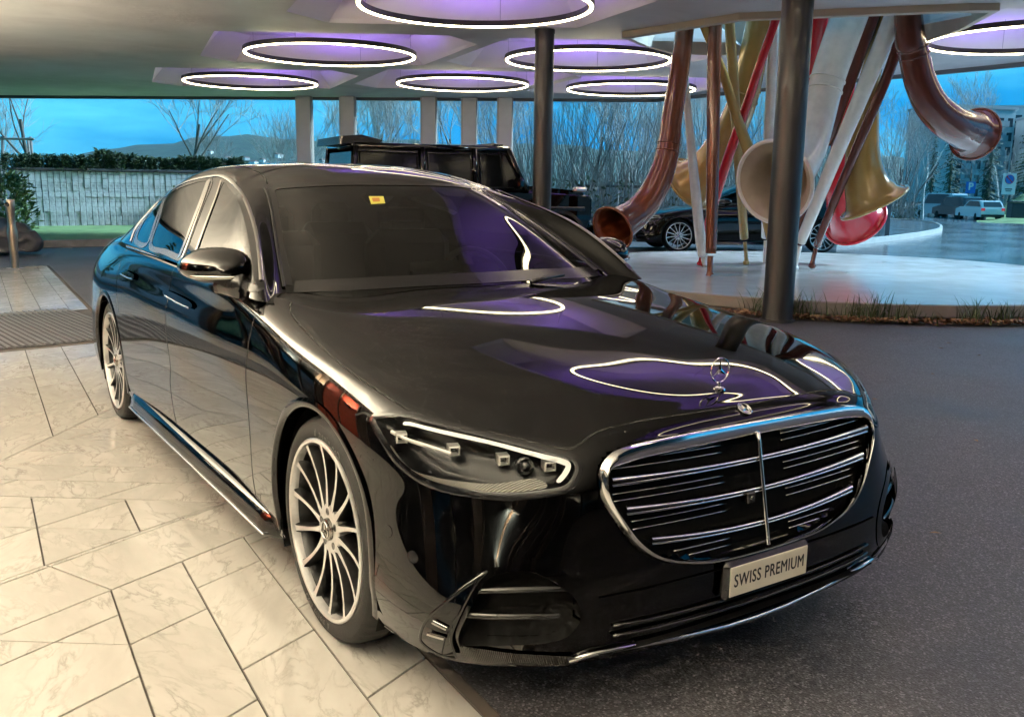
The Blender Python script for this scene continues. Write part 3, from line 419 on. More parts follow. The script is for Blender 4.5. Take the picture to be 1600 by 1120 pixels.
M['ring_black']=pbr('ring_black',(.012,.012,.013),.4)
M['cable']=pbr('steel_cable',(.4,.4,.4),.3,1.0)
M['column']=pbr('column_dark',(.020,.019,.018),.45,.1,coat=.1,noise=.25,nscale=6,vs=(6,6,.3))
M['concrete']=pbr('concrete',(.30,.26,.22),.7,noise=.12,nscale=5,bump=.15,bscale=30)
M['concrete_lit']=pbr('concrete_lit',(.55,.57,.60),.55,noise=.08,nscale=4)
M['fascia']=pbr('fascia_grey',(.10,.11,.13),.5)
M['oculus']=pbr('oculus_rim',(.50,.46,.40),.55,noise=.06,nscale=4)
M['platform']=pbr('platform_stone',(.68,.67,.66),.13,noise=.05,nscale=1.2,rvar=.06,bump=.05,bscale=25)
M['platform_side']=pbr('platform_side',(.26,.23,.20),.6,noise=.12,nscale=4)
for k,c in dict(copper=(.17,.048,.020),brown=(.11,.024,.014),cream=(.66,.61,.54),gold=(.42,.26,.075),pale_gold=(.42,.31,.12),red=(.48,.006,.018),white=(.80,.78,.74)).items():
    M['horn_'+k]=pbr('horn_'+k,c,.22,.12 if k in('copper','gold','pale_gold','brown') else 0,coat=.5,noise=.10,nscale=9)
M['horn_in']=pbr('horn_inside',(.42,.36,.27),.45,noise=.1)
M['horn_in_red']=pbr('horn_inside_red',(.20,.01,.02),.4)
M['horn_in_copper']=pbr('horn_inside_copper',(.16,.04,.015),.3,.3,coat=.5)
# ------------------------------------------------------------------ ground
def sstep(a,b,x): 
    t=np.clip((x-a)/(b-a),0,1); return t*t*(3-2*t)
def gz(x,y):
    """the drive is level, the road beyond falls away a little"""
    d=np.hypot(x+8,y-8); return -.85*sstep(26,66,d)*sstep(-5,25,y)
def heightsheet(name,xs,ys,zf,mat):
    X,Y=np.meshgrid(xs,ys); Z=zf(X,Y); nx,ny=len(xs),len(ys)
    v=np.stack([X,Y,Z],-1).reshape(-1,3); f=[(j*nx+i,j*nx+i+1,j*nx+nx+i+1,j*nx+nx+i) for j in range(ny-1) for i in range(nx-1)]
    return mesh(name,v,f,mat,smooth=True)
_ax=np.concatenate([[-4000,-2000,-900,-400],np.linspace(-200,60,66),[120,400,1500]]); _ay=np.concatenate([[-1500,-300,-80],np.linspace(-40,160,52),[300,700,1600,4000]])
M['far_ground']=pbr('far_ground',(.05,.052,.05),.9,noise=.4,nscale=.05)
tag(heightsheet('ground',_ax,_ay,lambda x,y:gz(x,y)-.06-3.0*sstep(90,900,np.hypot(x,y)),M['far_ground']),kind='structure')
def poly_sheet(name,pts,z,mat,parent=None,zf=None,step=2.0):
    P=np.array(pts,float); n=len(P); lo=P.min(0); hi=P.max(0)
    gx=np.arange(lo[0]+step/2,hi[0],step); gy=np.arange(lo[1]+step/2,hi[1],step); X,Y=np.meshgrid(gx,gy); X=X.ravel();Y=Y.ravel(); k=inside(P,X,Y); X=X[k];Y=Y[k]
    if zf is None: X=X[:0];Y=Y[:0]
    r=mathutils.geometry.delaunay_2d_cdt([V3((a,b)) for a,b in P]+[V3((a,b)) for a,b in zip(X,Y)],[(i,(i+1)%n) for i in range(n)],[list(range(n))],1,1e-6)
    v=[(q.x,q.y,z+(float(zf(q.x,q.y)) if zf else 0)) for q in r[0]]; f=[tuple(q) for q in r[2]]
    o=mesh(name,v,f,mat,parent,smooth=True)
    me=o.data
    if me.polygons[0].normal.z<0: me.flip_normals()
    return o
tag(poly_sheet('driveway',[(-18.7,-2.2),(-45,-2.2),(-45,-30),(14,-30),(14,15.6),(-8,15.6),(-11.5,14.5),(-14.5,15),(-19.5,14.2),(-19.0,4)],0.0,M['asphalt']),kind='structure')
tag(poly_sheet('road',[(-19.6,14.1),(-14.5,14.9),(-11.5,14.4),(-8,15.5),(14,15.5),(20,15.5),(20,120),(-70,120),(-56,76),(-32,42),(-26,34),(-23,28)],0.004,M['asphalt_wet'],zf=gz,step=2.5),kind='structure')
# ------------------------------------------------------------------ marble forecourt
AL,BE,GA=math.radians(-3.55),math.radians(114.8),math.radians(54.5)
def edge_y(x): return -.735-.0555*(x)      # kerb line between marble and asphalt
def clip(poly,p,n):
    """keep the part of poly where (q-p).n>=0"""
    out=[]; m=len(poly)
    for i in range(m):
        a,b=poly[i],poly[(i+1)%m]; da=(a-p)@n; db=(b-p)@n
        if da>=0: out.append(a)
        if (da>=0)!=(db>=0): out.append(a+(b-a)*da/(da-db))
    return out
def split(polys,p,ang):
    n=np.array([-math.sin(ang),math.cos(ang)]); p=np.array(p,float); r=[]
    for q in polys:
        for s in(1,-1):
            c=clip(q,p,n*s)
            if len(c)>2 and area(c)>.0015: r.append(c)
    return r
def area(q): q=np.array(q); return abs(np.sum(q[:,0]*np.roll(q[:,1],-1)-np.roll(q[:,0],-1)*q[:,1]))/2
def halfp(q,p,ang,side):
    n=np.array([-math.sin(ang),math.cos(ang)])*side; return clip(q,np.array(p,float),n)
def strips(field,p0,ang,w,cut,ln,off=.5):
    """cut a convex field into strips along ang and tiles along each strip"""
    d=np.array([math.cos(ang),math.sin(ang)]); n=np.array([-d[1],d[0]]); F=np.array(field); t=(F-p0)@n; out=[]
    for k in range(int(math.floor(t.min()/w)),int(math.ceil(t.max()/w))):
        s=clip(clip(list(F),p0+n*w*k,n),p0+n*w*(k+1),-n)
        if len(s)<3: continue
        ps=[s]; u=(np.array(s)-p0)@d
        for m in range(int(u.min()/ln)-2,int(u.max()/ln)+3):
            ps=split(ps,p0+d*(m+off*(k%2))*ln+n*w*k,cut)
        out+=ps
    return out
Y0=-5.0
W_=[np.array(q,float) for q in((6.0,Y0),(6.0,edge_y(6.0)),(-14.2,edge_y(-14.2)),(-14.2,Y0))]
l1=(-.69,-1.45); l2=(-1.21,-1.24); h1=(-1.72,-1.32); k2=(-2.78,-1.46); k2a=math.radians(142)
T=[]
F1=halfp(W_,l1,BE,-1)
near=halfp(F1,(-.25,-1.48),AL,1); far_=halfp(F1,(-.25,-1.48),AL,-1)
T+=strips(near,np.array((-.25,-1.48)),AL,.262,BE,.63)
for q in strips(far_,np.array((-.25,-1.48)),AL,.43,BE,.44,0.0): T+=split([q],(-.25,-1.48),GA) if q is not None and abs(np.mean([v[1] for v in q])+1.65)<.25 else [q]
F2=halfp(halfp(W_,l1,BE,1),l2,BE,-1); T+=strips(F2,np.array(l1),BE,.36,math.radians(24.5),.60,0.0)
F3=halfp(halfp(W_,l2,BE,1),h1,GA,-1); ps=[F3]
for pt,an in(((-1.47,-1.59),BE),((-1.47,-1.59),AL),((-1.63,-1.22),AL),((-1.47,-1.59),GA)): ps=split(ps,pt,an)
q3=[]
for q in ps: q3+=strips(q,np.array((-1.47,-1.59)),AL,.30,GA,.9) if area(q)>.35 else [q]
T+=q3
rest=halfp(halfp(W_,l2,BE,1),h1,GA,1)
F4=halfp(rest,k2,k2a,-1); T+=strips(F4,np.array(h1),GA,.232,BE,.62)
F5=halfp(rest,k2,k2a,1)
MATX0,MATX1=-8.42,-6.0
matc=np.array((-6.0,-.5)); mang=math.radians(97)
F5a=halfp(F5,matc,mang,-1); T+=strips(F5a,np.array((-4.97,-1.21)),AL,.272,BE,.62)
F6=halfp(F5,matc+np.array((-2.35,.15)),mang,1); T+=strips(F6,np.array((-4.97,-1.21)),AL,.272,BE,.85)
base=tag(mesh('marble_floor',[(a[0],a[1],.006) for a in W_],[(3,2,1,0)] if True else [],M['joint']),kind='structure')
if base.data.polygons[0].normal.z<0: base.data.flip_normals()
def in_view(c):
    d=np.array([c[0],c[1],0.])-CAM; z=d@_fw
    if z<.3: return False
    x=800+1450*(d@_r)/z; y=560-1450*(d@_u)/z
    return -120<x<1500 and y<1240
def tile_geo(q,gap=.0032,h=.014):
    P=np.array(q); 
    A=np.sum(P[:,0]*np.roll(P[:,1],-1)-np.roll(P[:,0],-1)*P[:,1])
    if A<0: P=P[::-1]
    # drop duplicate points
    keep=[i for i in range(len(P)) if np.linalg.norm(P[i]-P[i-1])>.004]; P=P[keep]
    if len(P)<3: return None
    n=len(P); out=[]
    for i in range(n):
        a,b,c=P[i-1],P[i],P[(i+1)%n]; e1=(b-a)/np.linalg.norm(b-a); e2=(c-b)/np.linalg.norm(c-b)
        n1=np.array([-e1[1],e1[0]]); n2=np.array([-e2[1],e2[0]]); bs=n1+n2; L_=np.linalg.norm(bs)
        if L_<1e-3: return None
        bs/=L_; out.append(b+bs*min(gap/max(.35,bs@n1),.02))
    P=np.array(out); c=P.mean(0); hh=h+random.uniform(-.0006,.0006)
    Q=c+(P-c)*(1-.0022/max(.05,np.abs(P-c).max()))
    v=[(a,b,.004) for a,b in P]+[(a,b,hh-.0012) for a,b in P]+[(a,b,hh) for a,b in Q]
    f=[(i,(i+1)%n,n+(i+1)%n,n+i) for i in range(n)]+[(n+i,n+(i+1)%n,2*n+(i+1)%n,2*n+i) for i in range(n)]+[tuple(range(2*n,3*n))]
    return v,f,c
random.seed(4); restmb=MB(); ntile=0
T=[q for q in T if area(q)>.002]
T.sort(key=lambda q:np.linalg.norm(np.mean(q,0)-CAM[:2]))
for q in T:
    g=tile_geo(q)
    if g is None: continue
    v,f,c=g
    if in_view(c) and ntile<290:
        o=mesh('marble_tile',[(a-c[0],b-c[1],z) for a,b,z in v],f,M['marble'],base); o.location=(c[0],c[1],0); ntile+=1
    else: restmb.add(v,f)
tag(restmb.build('marble_tiles',M['marble'],base),kind='stuff')
# edging between marble and asphalt
mb=MB(); 
for x in np.arange(-14.2,6.0,1.2): mb.box((x+.6,edge_y(x+.6)+.022,.004),(1.195,.04,.02),rz=math.atan(-.0555))
tag(mb.build('edge_strip',M['joint']),kind='structure')
# entrance mat
mroot=empty('entrance_mat',(-7.2,-1.6,0),math.radians(7),'dark ribbed entrance mat let into the marble floor','mat')
M['mat_base']=pbr('mat_base',(.02,.02,.022),.8); M['mat_rib']=pbr('mat_rib',(.10,.10,.11),.45,.4,noise=.2,nscale=30)
mb=MB(); mb.box((0,-1.0,.006),(2.36,5.2,.008)); mb.build('mat_backing',M['mat_base'],mroot)
mb=MB(); mb.box((0,0,.015),(2.3,.030,.012),bev=.004); r0=None
for k in range(74):
    y=1.38-k*.058
    o=mb.build('mat_rib',M['mat_rib'],mroot) if r0 is None else link('mat_rib',r0.data,mroot)
    r0=r0 or o; o.location=(0,y,0)
mroot.location=(-7.2,-1.72,0.002)
# ------------------------------------------------------------------ canopy
CZ=3.5
RINGS=[(-2.1,3.62),(2.9,3.35),(-7.16,3.92),(-12.16,4.21),(-17.3,4.57),(-10.1,7.88),(-14.7,8.18),(-13.25,11.5),(-4.59,11.25),(.8,7.4),(5.8,7.1)]
HEX=np.array([(2.65,.80),(2.15,1.60),(-.84,2.2),(-2.65,-.80),(-2.15,-1.60),(.84,-2.2)])*.955
OCU=[(-7.77,6.80),(-5.89,6.99),(-3.99,8.52),(-3.79,8.78),(-4.63,9.58),(-5.81,10.40),(-7.6,10.0),(-8.52,8.42),(-8.15,7.45)]
CAN=[(12,-5.6),(12,13.95),(-15.2,13.95),(-24.5,2.02),(-25.7,.45),(-14.0,-2.6),(-14.0,-5.6)]
pts=[V3(q) for q in CAN]; edges=[(i,(i+1)%len(CAN)) for i in range(len(CAN))]
holes=[]
for cx,cy in RINGS:
    h=[(cx+a,cy+b) for a,b in HEX]; holes.append(h)
holes.append(OCU)
for h in holes:
    b=len(pts); pts+=[V3(q) for q in h]; edges+=[(b+i,b+(i+1)%len(h)) for i in range(len(h))]
gx,gy=np.meshgrid(np.arange(-27,12,2.0),np.arange(-5.5,13.9,2.0))
pts+=[V3((a,b)) for a,b in zip(gx.ravel(),gy.ravel()) if inside(CAN,np.array(a),np.array(b))]
r=mathutils.geometry.delaunay_2d_cdt(pts,edges,[],0,1e-5)
vv=[(q.x,q.y,CZ) for q in r[0]]; ff=[]
for q in r[2]:
    c=np.mean([vv[i][:2] for i in q],0)
    if inside(CAN,np.array(c[0]),np.array(c[1])) and not any(inside(h,np.array(c[0]),np.array(c[1])) for h in holes): ff.append(tuple(q))
canopy=empty('canopy',(0,0,0),0,'flat plaster canopy roof over the driveway with angular light recesses','canopy')
o=mesh('soffit',vv,ff,M['plaster'],canopy)
if o.data.polygons[0].normal.z>0: o.data.flip_normals()
me=None
for cx,cy in RINGS:
    if me is None:
        v=[(a,b,0) for a,b in HEX]+[(a*.985,b*.985,.05) for a,b in HEX]+[(a*.82,b*.82,.42) for a,b in HEX]; f=[(i,(i+1)%6,6+(i+1)%6,6+i) for i in range(6)]+[(6+i,6+(i+1)%6,12+(i+1)%6,12+i) for i in range(6)]+[tuple(range(12,18))]
        o=mesh('light_recess',v,f,M['recess'],canopy); me=o.data
    else: o=link('light_recess',me,canopy)
    o.location=(cx,cy,CZ)
# fascia, oculus rim, roof deck
mb=MB()
def beam(mb,a,b,w,h,z):
    a=np.array(a);b=np.array(b);d=b-a;l=np.linalg.norm(d); mb.box(((a[0]+b[0])/2,(a[1]+b[1])/2,z),(l,w,h),rz=math.atan2(d[1],d[0]))
for a,b in zip(CAN,CAN[1:]+CAN[:1]): beam(mb,a,b,.10,.62,CZ+.24)
mb.build('fascia',M['fascia'],canopy)
mb=MB(); n=len(OCU)
inn=OCU; 
for i in range(n):
    a,b=np.array(OCU[i]),np.array(OCU[(i+1)%n]); mb.add([(a[0],a[1],CZ-.09),(b[0],b[1],CZ-.09),(b[0],b[1],CZ+.95),(a[0],a[1],CZ+.95)],[(0,1,2,3)])
    c=np.mean(OCU,0); a2=c+(a-c)*1.05; b2=c+(b-c)*1.05
    mb.add([(a[0],a[1],CZ-.09),(b[0],b[1],CZ-.09),(b2[0],b2[1],CZ-.08),(a2[0],a2[1],CZ-.08)],[(0,1,2,3)])
    mb.add([(b2[0],b2[1],CZ-.08),(a2[0],a2[1],CZ-.08),(a2[0],a2[1],CZ+.02),(b2[0],b2[1],CZ+.02)],[(0,1,2,3)])
mb.build('oculus_rim',M['oculus'],canopy)
mb=MB(); P=CAN
v=[];
pts2=[V3(q) for q in CAN]+[V3(q) for q in OCU]; e2=[(i,(i+1)%len(CAN)) for i in range(len(CAN))]+[(len(CAN)+i,len(CAN)+(i+1)%n) for i in range(n)]
r=mathutils.geometry.delaunay_2d_cdt(pts2,e2,[],0,1e-5); vv=[(q.x,q.y,CZ+.55) for q in r[0]]
ff=[tuple(q) for q in r[2] if not inside(OCU,np.array(np.mean([vv[i][0] for i in q])),np.array(np.mean([vv[i][1] for i in q]))) and inside(CAN,np.array(np.mean([vv[i][0] for i in q])),np.array(np.mean([vv[i][1] for i in q])))]
mesh('roof_deck',vv,ff,M['fascia'],canopy)
# ring lamps
RR=1.35
def ring_lamp():
    root=empty('ring_lamp',(0,0,0)); n=72
    mb=MB(); mb.lathe([(RR-.019,-.005),(RR-.017,-.018),(RR,-.025),(RR+.017,-.018),(RR+.019,-.005)],n); o=mb.build('light_band',M['led_warm'],root,smooth=True)
    mb=MB(); mb.lathe([(RR-.032,-.004),(RR-.032,.062),(RR-.020,.066)],n); mb.lathe([(RR+.020,.066),(RR+.032,.062),(RR+.032,-.004)],n); mb.lathe([(RR-.032,-.004),(RR+.032,-.004)],n); mb.build('carrier_ring',M['ring_black'],root,smooth=False)
    mb=MB(); mb.lathe([(RR-.022,.065),(RR+.022,.065)],n); mb.build('uplight_band',M['led_purple'],root)
    for k in range(4):
        a=math.pi/4+k*math.pi/2; mb=MB(); mb.tube([(RR*math.cos(a),RR*math.sin(a),.062),(RR*math.cos(a),RR*math.sin(a),.50)],.004,5); mb.build('cable',M['cable'],root)
    return root
rl=ring_lamp()
rlabels=['ring lamp in the violet recess above the bonnet, seen mirrored in the car','ring lamp above and behind the camera, out of the frame','largest glowing ring lamp at the top centre of the photo','glowing ring lamp second from the left, above the car roof','leftmost small glowing ring lamp near the canopy edge','glowing ring lamp behind the round column in the middle','small glowing ring lamp low over the black off-roader','small glowing ring lamp left of the copper horn, near the canopy edge','glowing ring lamp cut by the right edge of the photo','ring lamp beside the round roof opening, hidden above the frame','ring lamp over the asphalt at the right, out of the frame']
for k,((x,y),lb) in enumerate(zip(RINGS,rlabels)):
    o=rl if k==0 else copy_tree(rl); o.location=(x,y,CZ-.07); tag(o,lb,'ceiling lamp','ring lamps in the canopy recesses')
# columns
def round_col(x,y,r,lab):
    c=empty('round_column',(x,y,0),0,lab,'column','dark round columns carrying the canopy')
    mb=MB(); mb.lathe([(r,.02),(r,CZ-.03)],40); mb.build('shaft',M['column'],c,smooth=True)
    mb=MB(); mb.lathe([(r+.03,0),(r+.03,.02),(r,.021)],40); mb.lathe([(r+.008,CZ-.05),(r+.008,CZ+.01)],40); mb.build('collar',M['ring_black'],c)
round_col(-8.37,5.77,.132,'dark round steel column behind the car, in front of the black off-roader')
round_col(-4.10,5.88,.158,'thick dark round steel column in front of the horn sculpture')
for k,(x,y) in enumerate([(-20.66,7.07),(-19.99,7.95),(-18.76,9.58),(-18.16,10.39),(-17.62,11.1)]):
    c=empty('concrete_pier',(x+.3,y-.15,0),math.radians(52),['leftmost square concrete pier at the back edge of the canopy','second square concrete pier from the left at the back edge','third square concrete pier, above the middle of the off-roader roof','fourth square concrete pier, second from the right','rightmost square concrete pier, left of the round column'][k],'pier','square concrete piers along the canopy edge')
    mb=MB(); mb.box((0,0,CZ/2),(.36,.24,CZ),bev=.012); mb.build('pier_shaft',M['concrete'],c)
    mb=MB(); mb.box((-.192,0,CZ/2),(.03,.22,CZ-.02)); mb.box((0,-.131,CZ/2),(.33,.03,CZ-.02)); mb.build('pier_lit_side',M['concrete_lit'],c)  # paler slabs put the lit sides of the pier into the colour
# hotel front on the near side (only met as reflections)
hf=empty('hotel_facade',(0,0,0),0,'dark timber and glass hotel front reflected in the car door','facade')
M['dark_wood']=pbr('dark_wood',(.035,.022,.014),.5,noise=.4,nscale=3,vs=(1,1,.2)); M['lobby_glass']=pbr('lobby_glass',(.01,.012,.014),.05,coat=.5); M['curtain']=pbr('red_curtain',(.28,.030,.012),.7,noise=.3,nscale=4,emit=(.8,.20,.05),estr=.05)
mb=MB(); mb.box((-1.6,-5.2,CZ/2),(26.4,.3,CZ)); mb.build('wall',M['dark_wood'],hf)
for k in range(7):
    x=9-k*3.6
    mb=MB(); mb.box((x,-5.04,1.5),(2.9,.06,2.9)); w1=mb.build('window',M['lobby_glass'] if k!=4 else M['curtain'],hf)
    mb=MB()
    for dx in(-1.45,0,1.45): mb.box((x+dx,-5.0,1.5),(.07,.1,2.95))
    mb.build('window_frame',M['dark_wood'],w1)
# warm uplights on the hotel front wash the soffit
UP_W=780.0
M['led_warm2']=pbr('led_warm2',(.9,.9,.9),.5,emit=(1.0,.88,.60),estr=14.0)
def uplight(x,y,z,ax,k):
    root=empty('wall_uplight',(x,y,z),ax,'warm bronze wall uplight washing the soffit beside the hotel, outside the frame','wall lamp','warm uplights on the hotel front')
    mb=MB(); mb.box((0,0,-.12),(.34,.16,.22),bev=.02); mb.build('housing',M['dark_wood'],root)
    mb=MB(); mb.box((0,0,-.004),(.28,.11,.004)); mb.build('lamp_face',M['led_warm2'],root)
    li=bpy.data.lights.new('uplight','AREA'); li.shape='RECTANGLE'; li.size=.28; li.size_y=.11; li.energy=UP_W; li.color=(1.0,.88,.60); li.spread=math.radians(165)
    lo=bpy.data.objects.new('uplight_lamp',li); COL.objects.link(lo); lo.parent=root; lo.location=(0,0,.012); lo.rotation_euler=(math.pi,0,0)
for k in range(8): uplight(5.4-k*2.5,-4.9,2.10,0,k)
# hotel wing closing the forecourt behind the camera
mb=MB(); mb.box((11.7,1.5,CZ/2),(.3,13.2,CZ)); mb.build('wing_wall',M['dark_wood'],hf)
for k in range(4):
    mb=MB(); mb.box((11.52,-3.0+k*3.2,1.5),(.06,2.9,2.9)); w1=mb.build('window',M['lobby_glass'],hf)
    mb=MB()
    for dx in(-1.45,1.45): mb.box((11.48,-3.0+k*3.2+dx,1.5),(.1,.07,2.95))
    mb.build('window_frame',M['dark_wood'],w1)
# ------------------------------------------------------------------ platform and horn sculpture
PCX,PCY,PR=-6.62,9.75,4.12
pl=empty('round_platform',(PCX,PCY,0),0,'low round pale stone platform under the horns','platform')
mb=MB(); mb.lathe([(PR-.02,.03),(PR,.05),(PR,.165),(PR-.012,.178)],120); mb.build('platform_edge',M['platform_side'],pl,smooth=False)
mb=MB(); mb.lathe([(0,.18),(PR*.5,.18),(PR-.012,.178)],120); mb.build('platform_top',M['platform'],pl)
M['drain']=pbr('drain_disc',(.42,.40,.38),.35,.2)
for a,b in((-.1,-1.9),(-1.2,-.7),(.3,-.2)):
    mb=MB(); mb.lathe([(0,.1845),(.27,.1845),(.28,.181)],28,c=(a,b,0)); mb.build('ground_socket',M['drain'],pl)
def bell_end(P,R,k=6): pass
hl={'h1':'copper brown horn whose small bell curls to the left','h2':'slim white horn tube beside the copper bell horn','h3':'upright copper brown horn tube standing on its mouthpiece, second from left','h4':'slim gold horn tube slanting down to the right behind the cream bell','h5':'pale gold upright horn tube with a gold mouthpiece on the platform','h6':'broad gold horn whose bell opens to the left behind the slim tubes','h7':'slim bright red horn slanting down to the left','h8':'slim white horn tube just left of the thick column','h9':'red horn tube half hidden behind the thick column','h10':'large white horn with its round bell facing the camera','h11':'dark brown horn slanting behind the slim white one','h12':'slim white horn slanting down to the left, right of the column','h13':'gold horn with a wide bell hanging mouth down','h14':'dark reddish brown slim horn, rightmost of the slanting tubes','h15':'red horn whose bell hangs behind the gold bell','h16':'large dark brown horn whose bell curls out to the right'}
for key,(colr,kind,pth,collar) in HORNS.items():
    A=np.array(pth); P=A[:,:3]; R=A[:,3]
    foot=P[-1] if kind=='foot' else P[len(P)//2]
    root=empty('horn',(float(P[-1][0]),float(P[-1][1]),.18 if kind=='foot' else float(P[-1][2])),0,hl[key],'horn','alphorns of the sculpture under the roof opening')
    off=np.array(root.location)
    # continue upwards through the roof opening
    d=P[0]-P[2]; d/=np.linalg.norm(d); 
    P=np.concatenate([[P[0]+d*3.0,P[0]+d*1.5],P]); R=np.concatenate([[R[0],R[0]],R]); collar+=2
    nfoot=0
    if kind=='foot':
        # the socket and mouthpiece are a separate part
        drop=np.where(np.diff(R)<-.018)[0]; cut=drop[0]+1 if len(drop) else len(P)
        Pt,Rt=P[:cut],R[:cut]; Pf,Rf=P[cut:],R[cut:]
    else: Pt,Rt,Pf=P,R,[]
    D=cr_spline(np.column_stack([Pt,Rt]),7); mb=MB(); mt=M['horn_'+colr]
    if kind=='bell':
        # flare at the mouth
        s=np.linspace(0,1,len(D)); D[:,3]*=1+.10*np.clip((s-.93)/.07,0,1)**2
    mb.tube([q[:3]-off for q in D],list(D[:,3]),24,cap=(kind!='bell')); mb.build('horn_tube',mt,root,smooth=True)
    if kind=='bell':
        t=D[-1,:3]-D[-3,:3]; t/=np.linalg.norm(t); a=np.cross(t,[0,0,1]); a/=np.linalg.norm(a); b=np.cross(a,t); c=D[-1,:3]-off; rr=D[-1,3]
        q=MB(); q.tube([c+t*.0+(a*math.cos(x)+b*math.sin(x))*rr*1.0 for x in np.linspace(0,2*math.pi,49)[:-1]],rr*.055,8,closed=True); q.build('bell_rim',mt,root,smooth=True)
        q=MB(); I_=D[::-1][:38]; q.tube([z[:3]-off for z in I_],[z[3]*.955 for z in I_],24,cap=False)
        q.f=[tuple(x[::-1]) for x in q.f]; o=q.build('bell_inside',{'red':M['horn_in_red'],'copper':M['horn_in_copper'],'brown':M['horn_in_copper']}.get(colr,M['horn_in']),root,smooth=True)
        if collar>1:
            k=min(collar*7,len(D)-3)
            for dk in(0,2):
                t=D[k+dk+1,:3]-D[k+dk-1,:3]; t/=np.linalg.norm(t); a=np.cross(t,[0,1,.3]); a/=np.linalg.norm(a); b=np.cross(a,t); c=D[k+dk,:3]-off
                q=MB(); q.tube([c+(a*math.cos(x)+b*math.sin(x))*D[k+dk,3]*1.01 for x in np.linspace(0,2*math.pi,33)[:-1]],.012,6,closed=True); q.build('collar',mt,root,smooth=True)
    if len(Pf):
        Pf=np.array(Pf); Pf[-1][2]=.19
        q=MB(); q.tube([z-off for z in cr_spline(Pf,4)],list(np.interp(np.linspace(0,len(Rf)-1,(len(Rf)-1)*4+1),range(len(Rf)),Rf)),14); q.build('mouthpiece',mt,root,smooth=True)
# grass tufts and leaf litter round the platform
M['grass_blade']=pbr('grass_blade',(.055,.085,.030),.6,noise=.5,nscale=3); M['dry_grass']=pbr('dry_grass',(.10,.11,.05),.7,noise=.4,nscale=5)
M['soil']=pbr('soil',(.05,.04,.03),.9,noise=.4,nscale=6,bump=.4,bscale=30)
n=80; v=[];f=[]
for i in range(n+1):
    a=2*math.pi*i/n; rr=PR+.42+.08*math.sin(3*a)+.05*math.sin(11*a)
    v+=[(PCX+(PR-.03)*math.cos(a),PCY+(PR-.03)*math.sin(a),.012),(PCX+rr*math.cos(a),PCY+rr*math.sin(a),.006)]
for i in range(n): f.append((2*i,2*i+1,2*i+3,2*i+2))
tag(mesh('planting_bed',v,f,M['soil']),kind='structure')
def blades(mb,x,y,h,n,spread,rng,w=.006,z0=.01):
    for _ in range(n):
        a=rng.uniform(0,6.283); l=h*rng.uniform(.55,1.15); bend=rng.uniform(.2,.95)*l; px=x+rng.gauss(0,spread); py=y+rng.gauss(0,spread)
        dx,dy=math.cos(a),math.sin(a); ww=w*rng.uniform(.6,1.3); sx,sy=-dy*ww,dx*ww; v=[]; m=4
        for i in range(m+1):
            t=i/m; r=bend*t*t; z=l*(t-.28*t*t*bend/l); k=(1-t)**.6
            v+=[(px+dx*r-sx*k,py+dy*r-sy*k,z0+z),(px+dx*r+sx*k,py+dy*r+sy*k,z0+z)]
        mb.add(v,[(2*i,2*i+1,2*i+3,2*i+2) for i in range(m)],mi=0 if rng.random()<.7 else 1)
rng=random.Random(3)
tufts=[(-6.4,.62,46),(-5.75,.5,40),(-5.0,.42,30),(-3.55,.52,60),(-3.35,.5,50),(-3.0,.45,60),(-2.85,.30,20),(-2.65,.42,60),(-2.3,.35,40),(-2.0,.3,30),(-1.7,.36,40),(-1.2,.3,30),(-1.45,.25,20)]
for k,(ax,h,nb) in enumerate([(-112,.50,34),(-103,.46,40),(-93,.34,26),(-59,.50,110),(-54,.46,90),(-47,.38,70),(-44.5,.48,90),(-40,.40,60),(-36.5,.26,30),(-30,.42,80),(-25,.36,60),(-20,.30,50),(-15,.34,60)]):
    a=math.radians(ax); rr=PR+.17; x,y=PCX+rr*math.cos(a),PCY+rr*math.sin(a); mb=MB(); blades(mb,0,0,h*.72,int(nb*.7),.10,rng)
    o=mb.build('grass_tuft',[M['grass_blade'],M['dry_grass']]); o.location=(x,y,0)
    tag(o,'long thin grass tuft growing at the foot of the round platform','grass tuft','grass tufts along the front of the round platform')
mb=MB()
for k in range(700):
    a=math.radians(rng.uniform(-20,140)); rr=PR+rng.uniform(.05,.45); 
    if rng.random()<.65: a=math.radians(rng.uniform(0,110))
    blades(mb,PCX+rr*math.cos(a),PCY+rr*math.sin(a),rng.uniform(.08,.20),5,.05,rng,w=.007)
tag(mb.build('ground_cover_grass',[M['dry_grass'],M['grass_blade']]),'short tangled dry grass round the back of the platform','grass',kind='stuff')
M['leaf']=pbr('dead_leaf',(.22,.10,.045),.7,noise=.6,nscale=9); M['leaf2']=pbr('dead_leaf_pale',(.36,.22,.12),.7,noise=.4,nscale=9)
mb=MB()
for k in range(2600):
    a=math.radians(rng.uniform(-125,15)); rr=PR+.36-abs(rng.gauss(0,.11))+(.10*rng.random() if rng.random()<.1 else 0); x,y=PCX+rr*math.cos(a),PCY+rr*math.sin(a)
    s=rng.uniform(.022,.05); t=rng.uniform(0,6.28); c,sn=math.cos(t)*s,math.sin(t)*s; z=.016+rng.uniform(0,.03); e=lambda: rng.uniform(-.012,.022)
    mb.add([(x-c,y-sn,z+e()),(x-sn*.55,y+c*.55,z+.012+e()),(x+c,y+sn,z+e()),(x+sn*.55,y-c*.55,z+.012+e())],[(0,1,2,3)],mi=0 if rng.random()<.65 else 1)
tag(mb.build('leaf_litter',[M['leaf'],M['leaf2']]),'brown dead leaves lying along the foot of the platform','leaves',kind='stuff')
mb=MB()
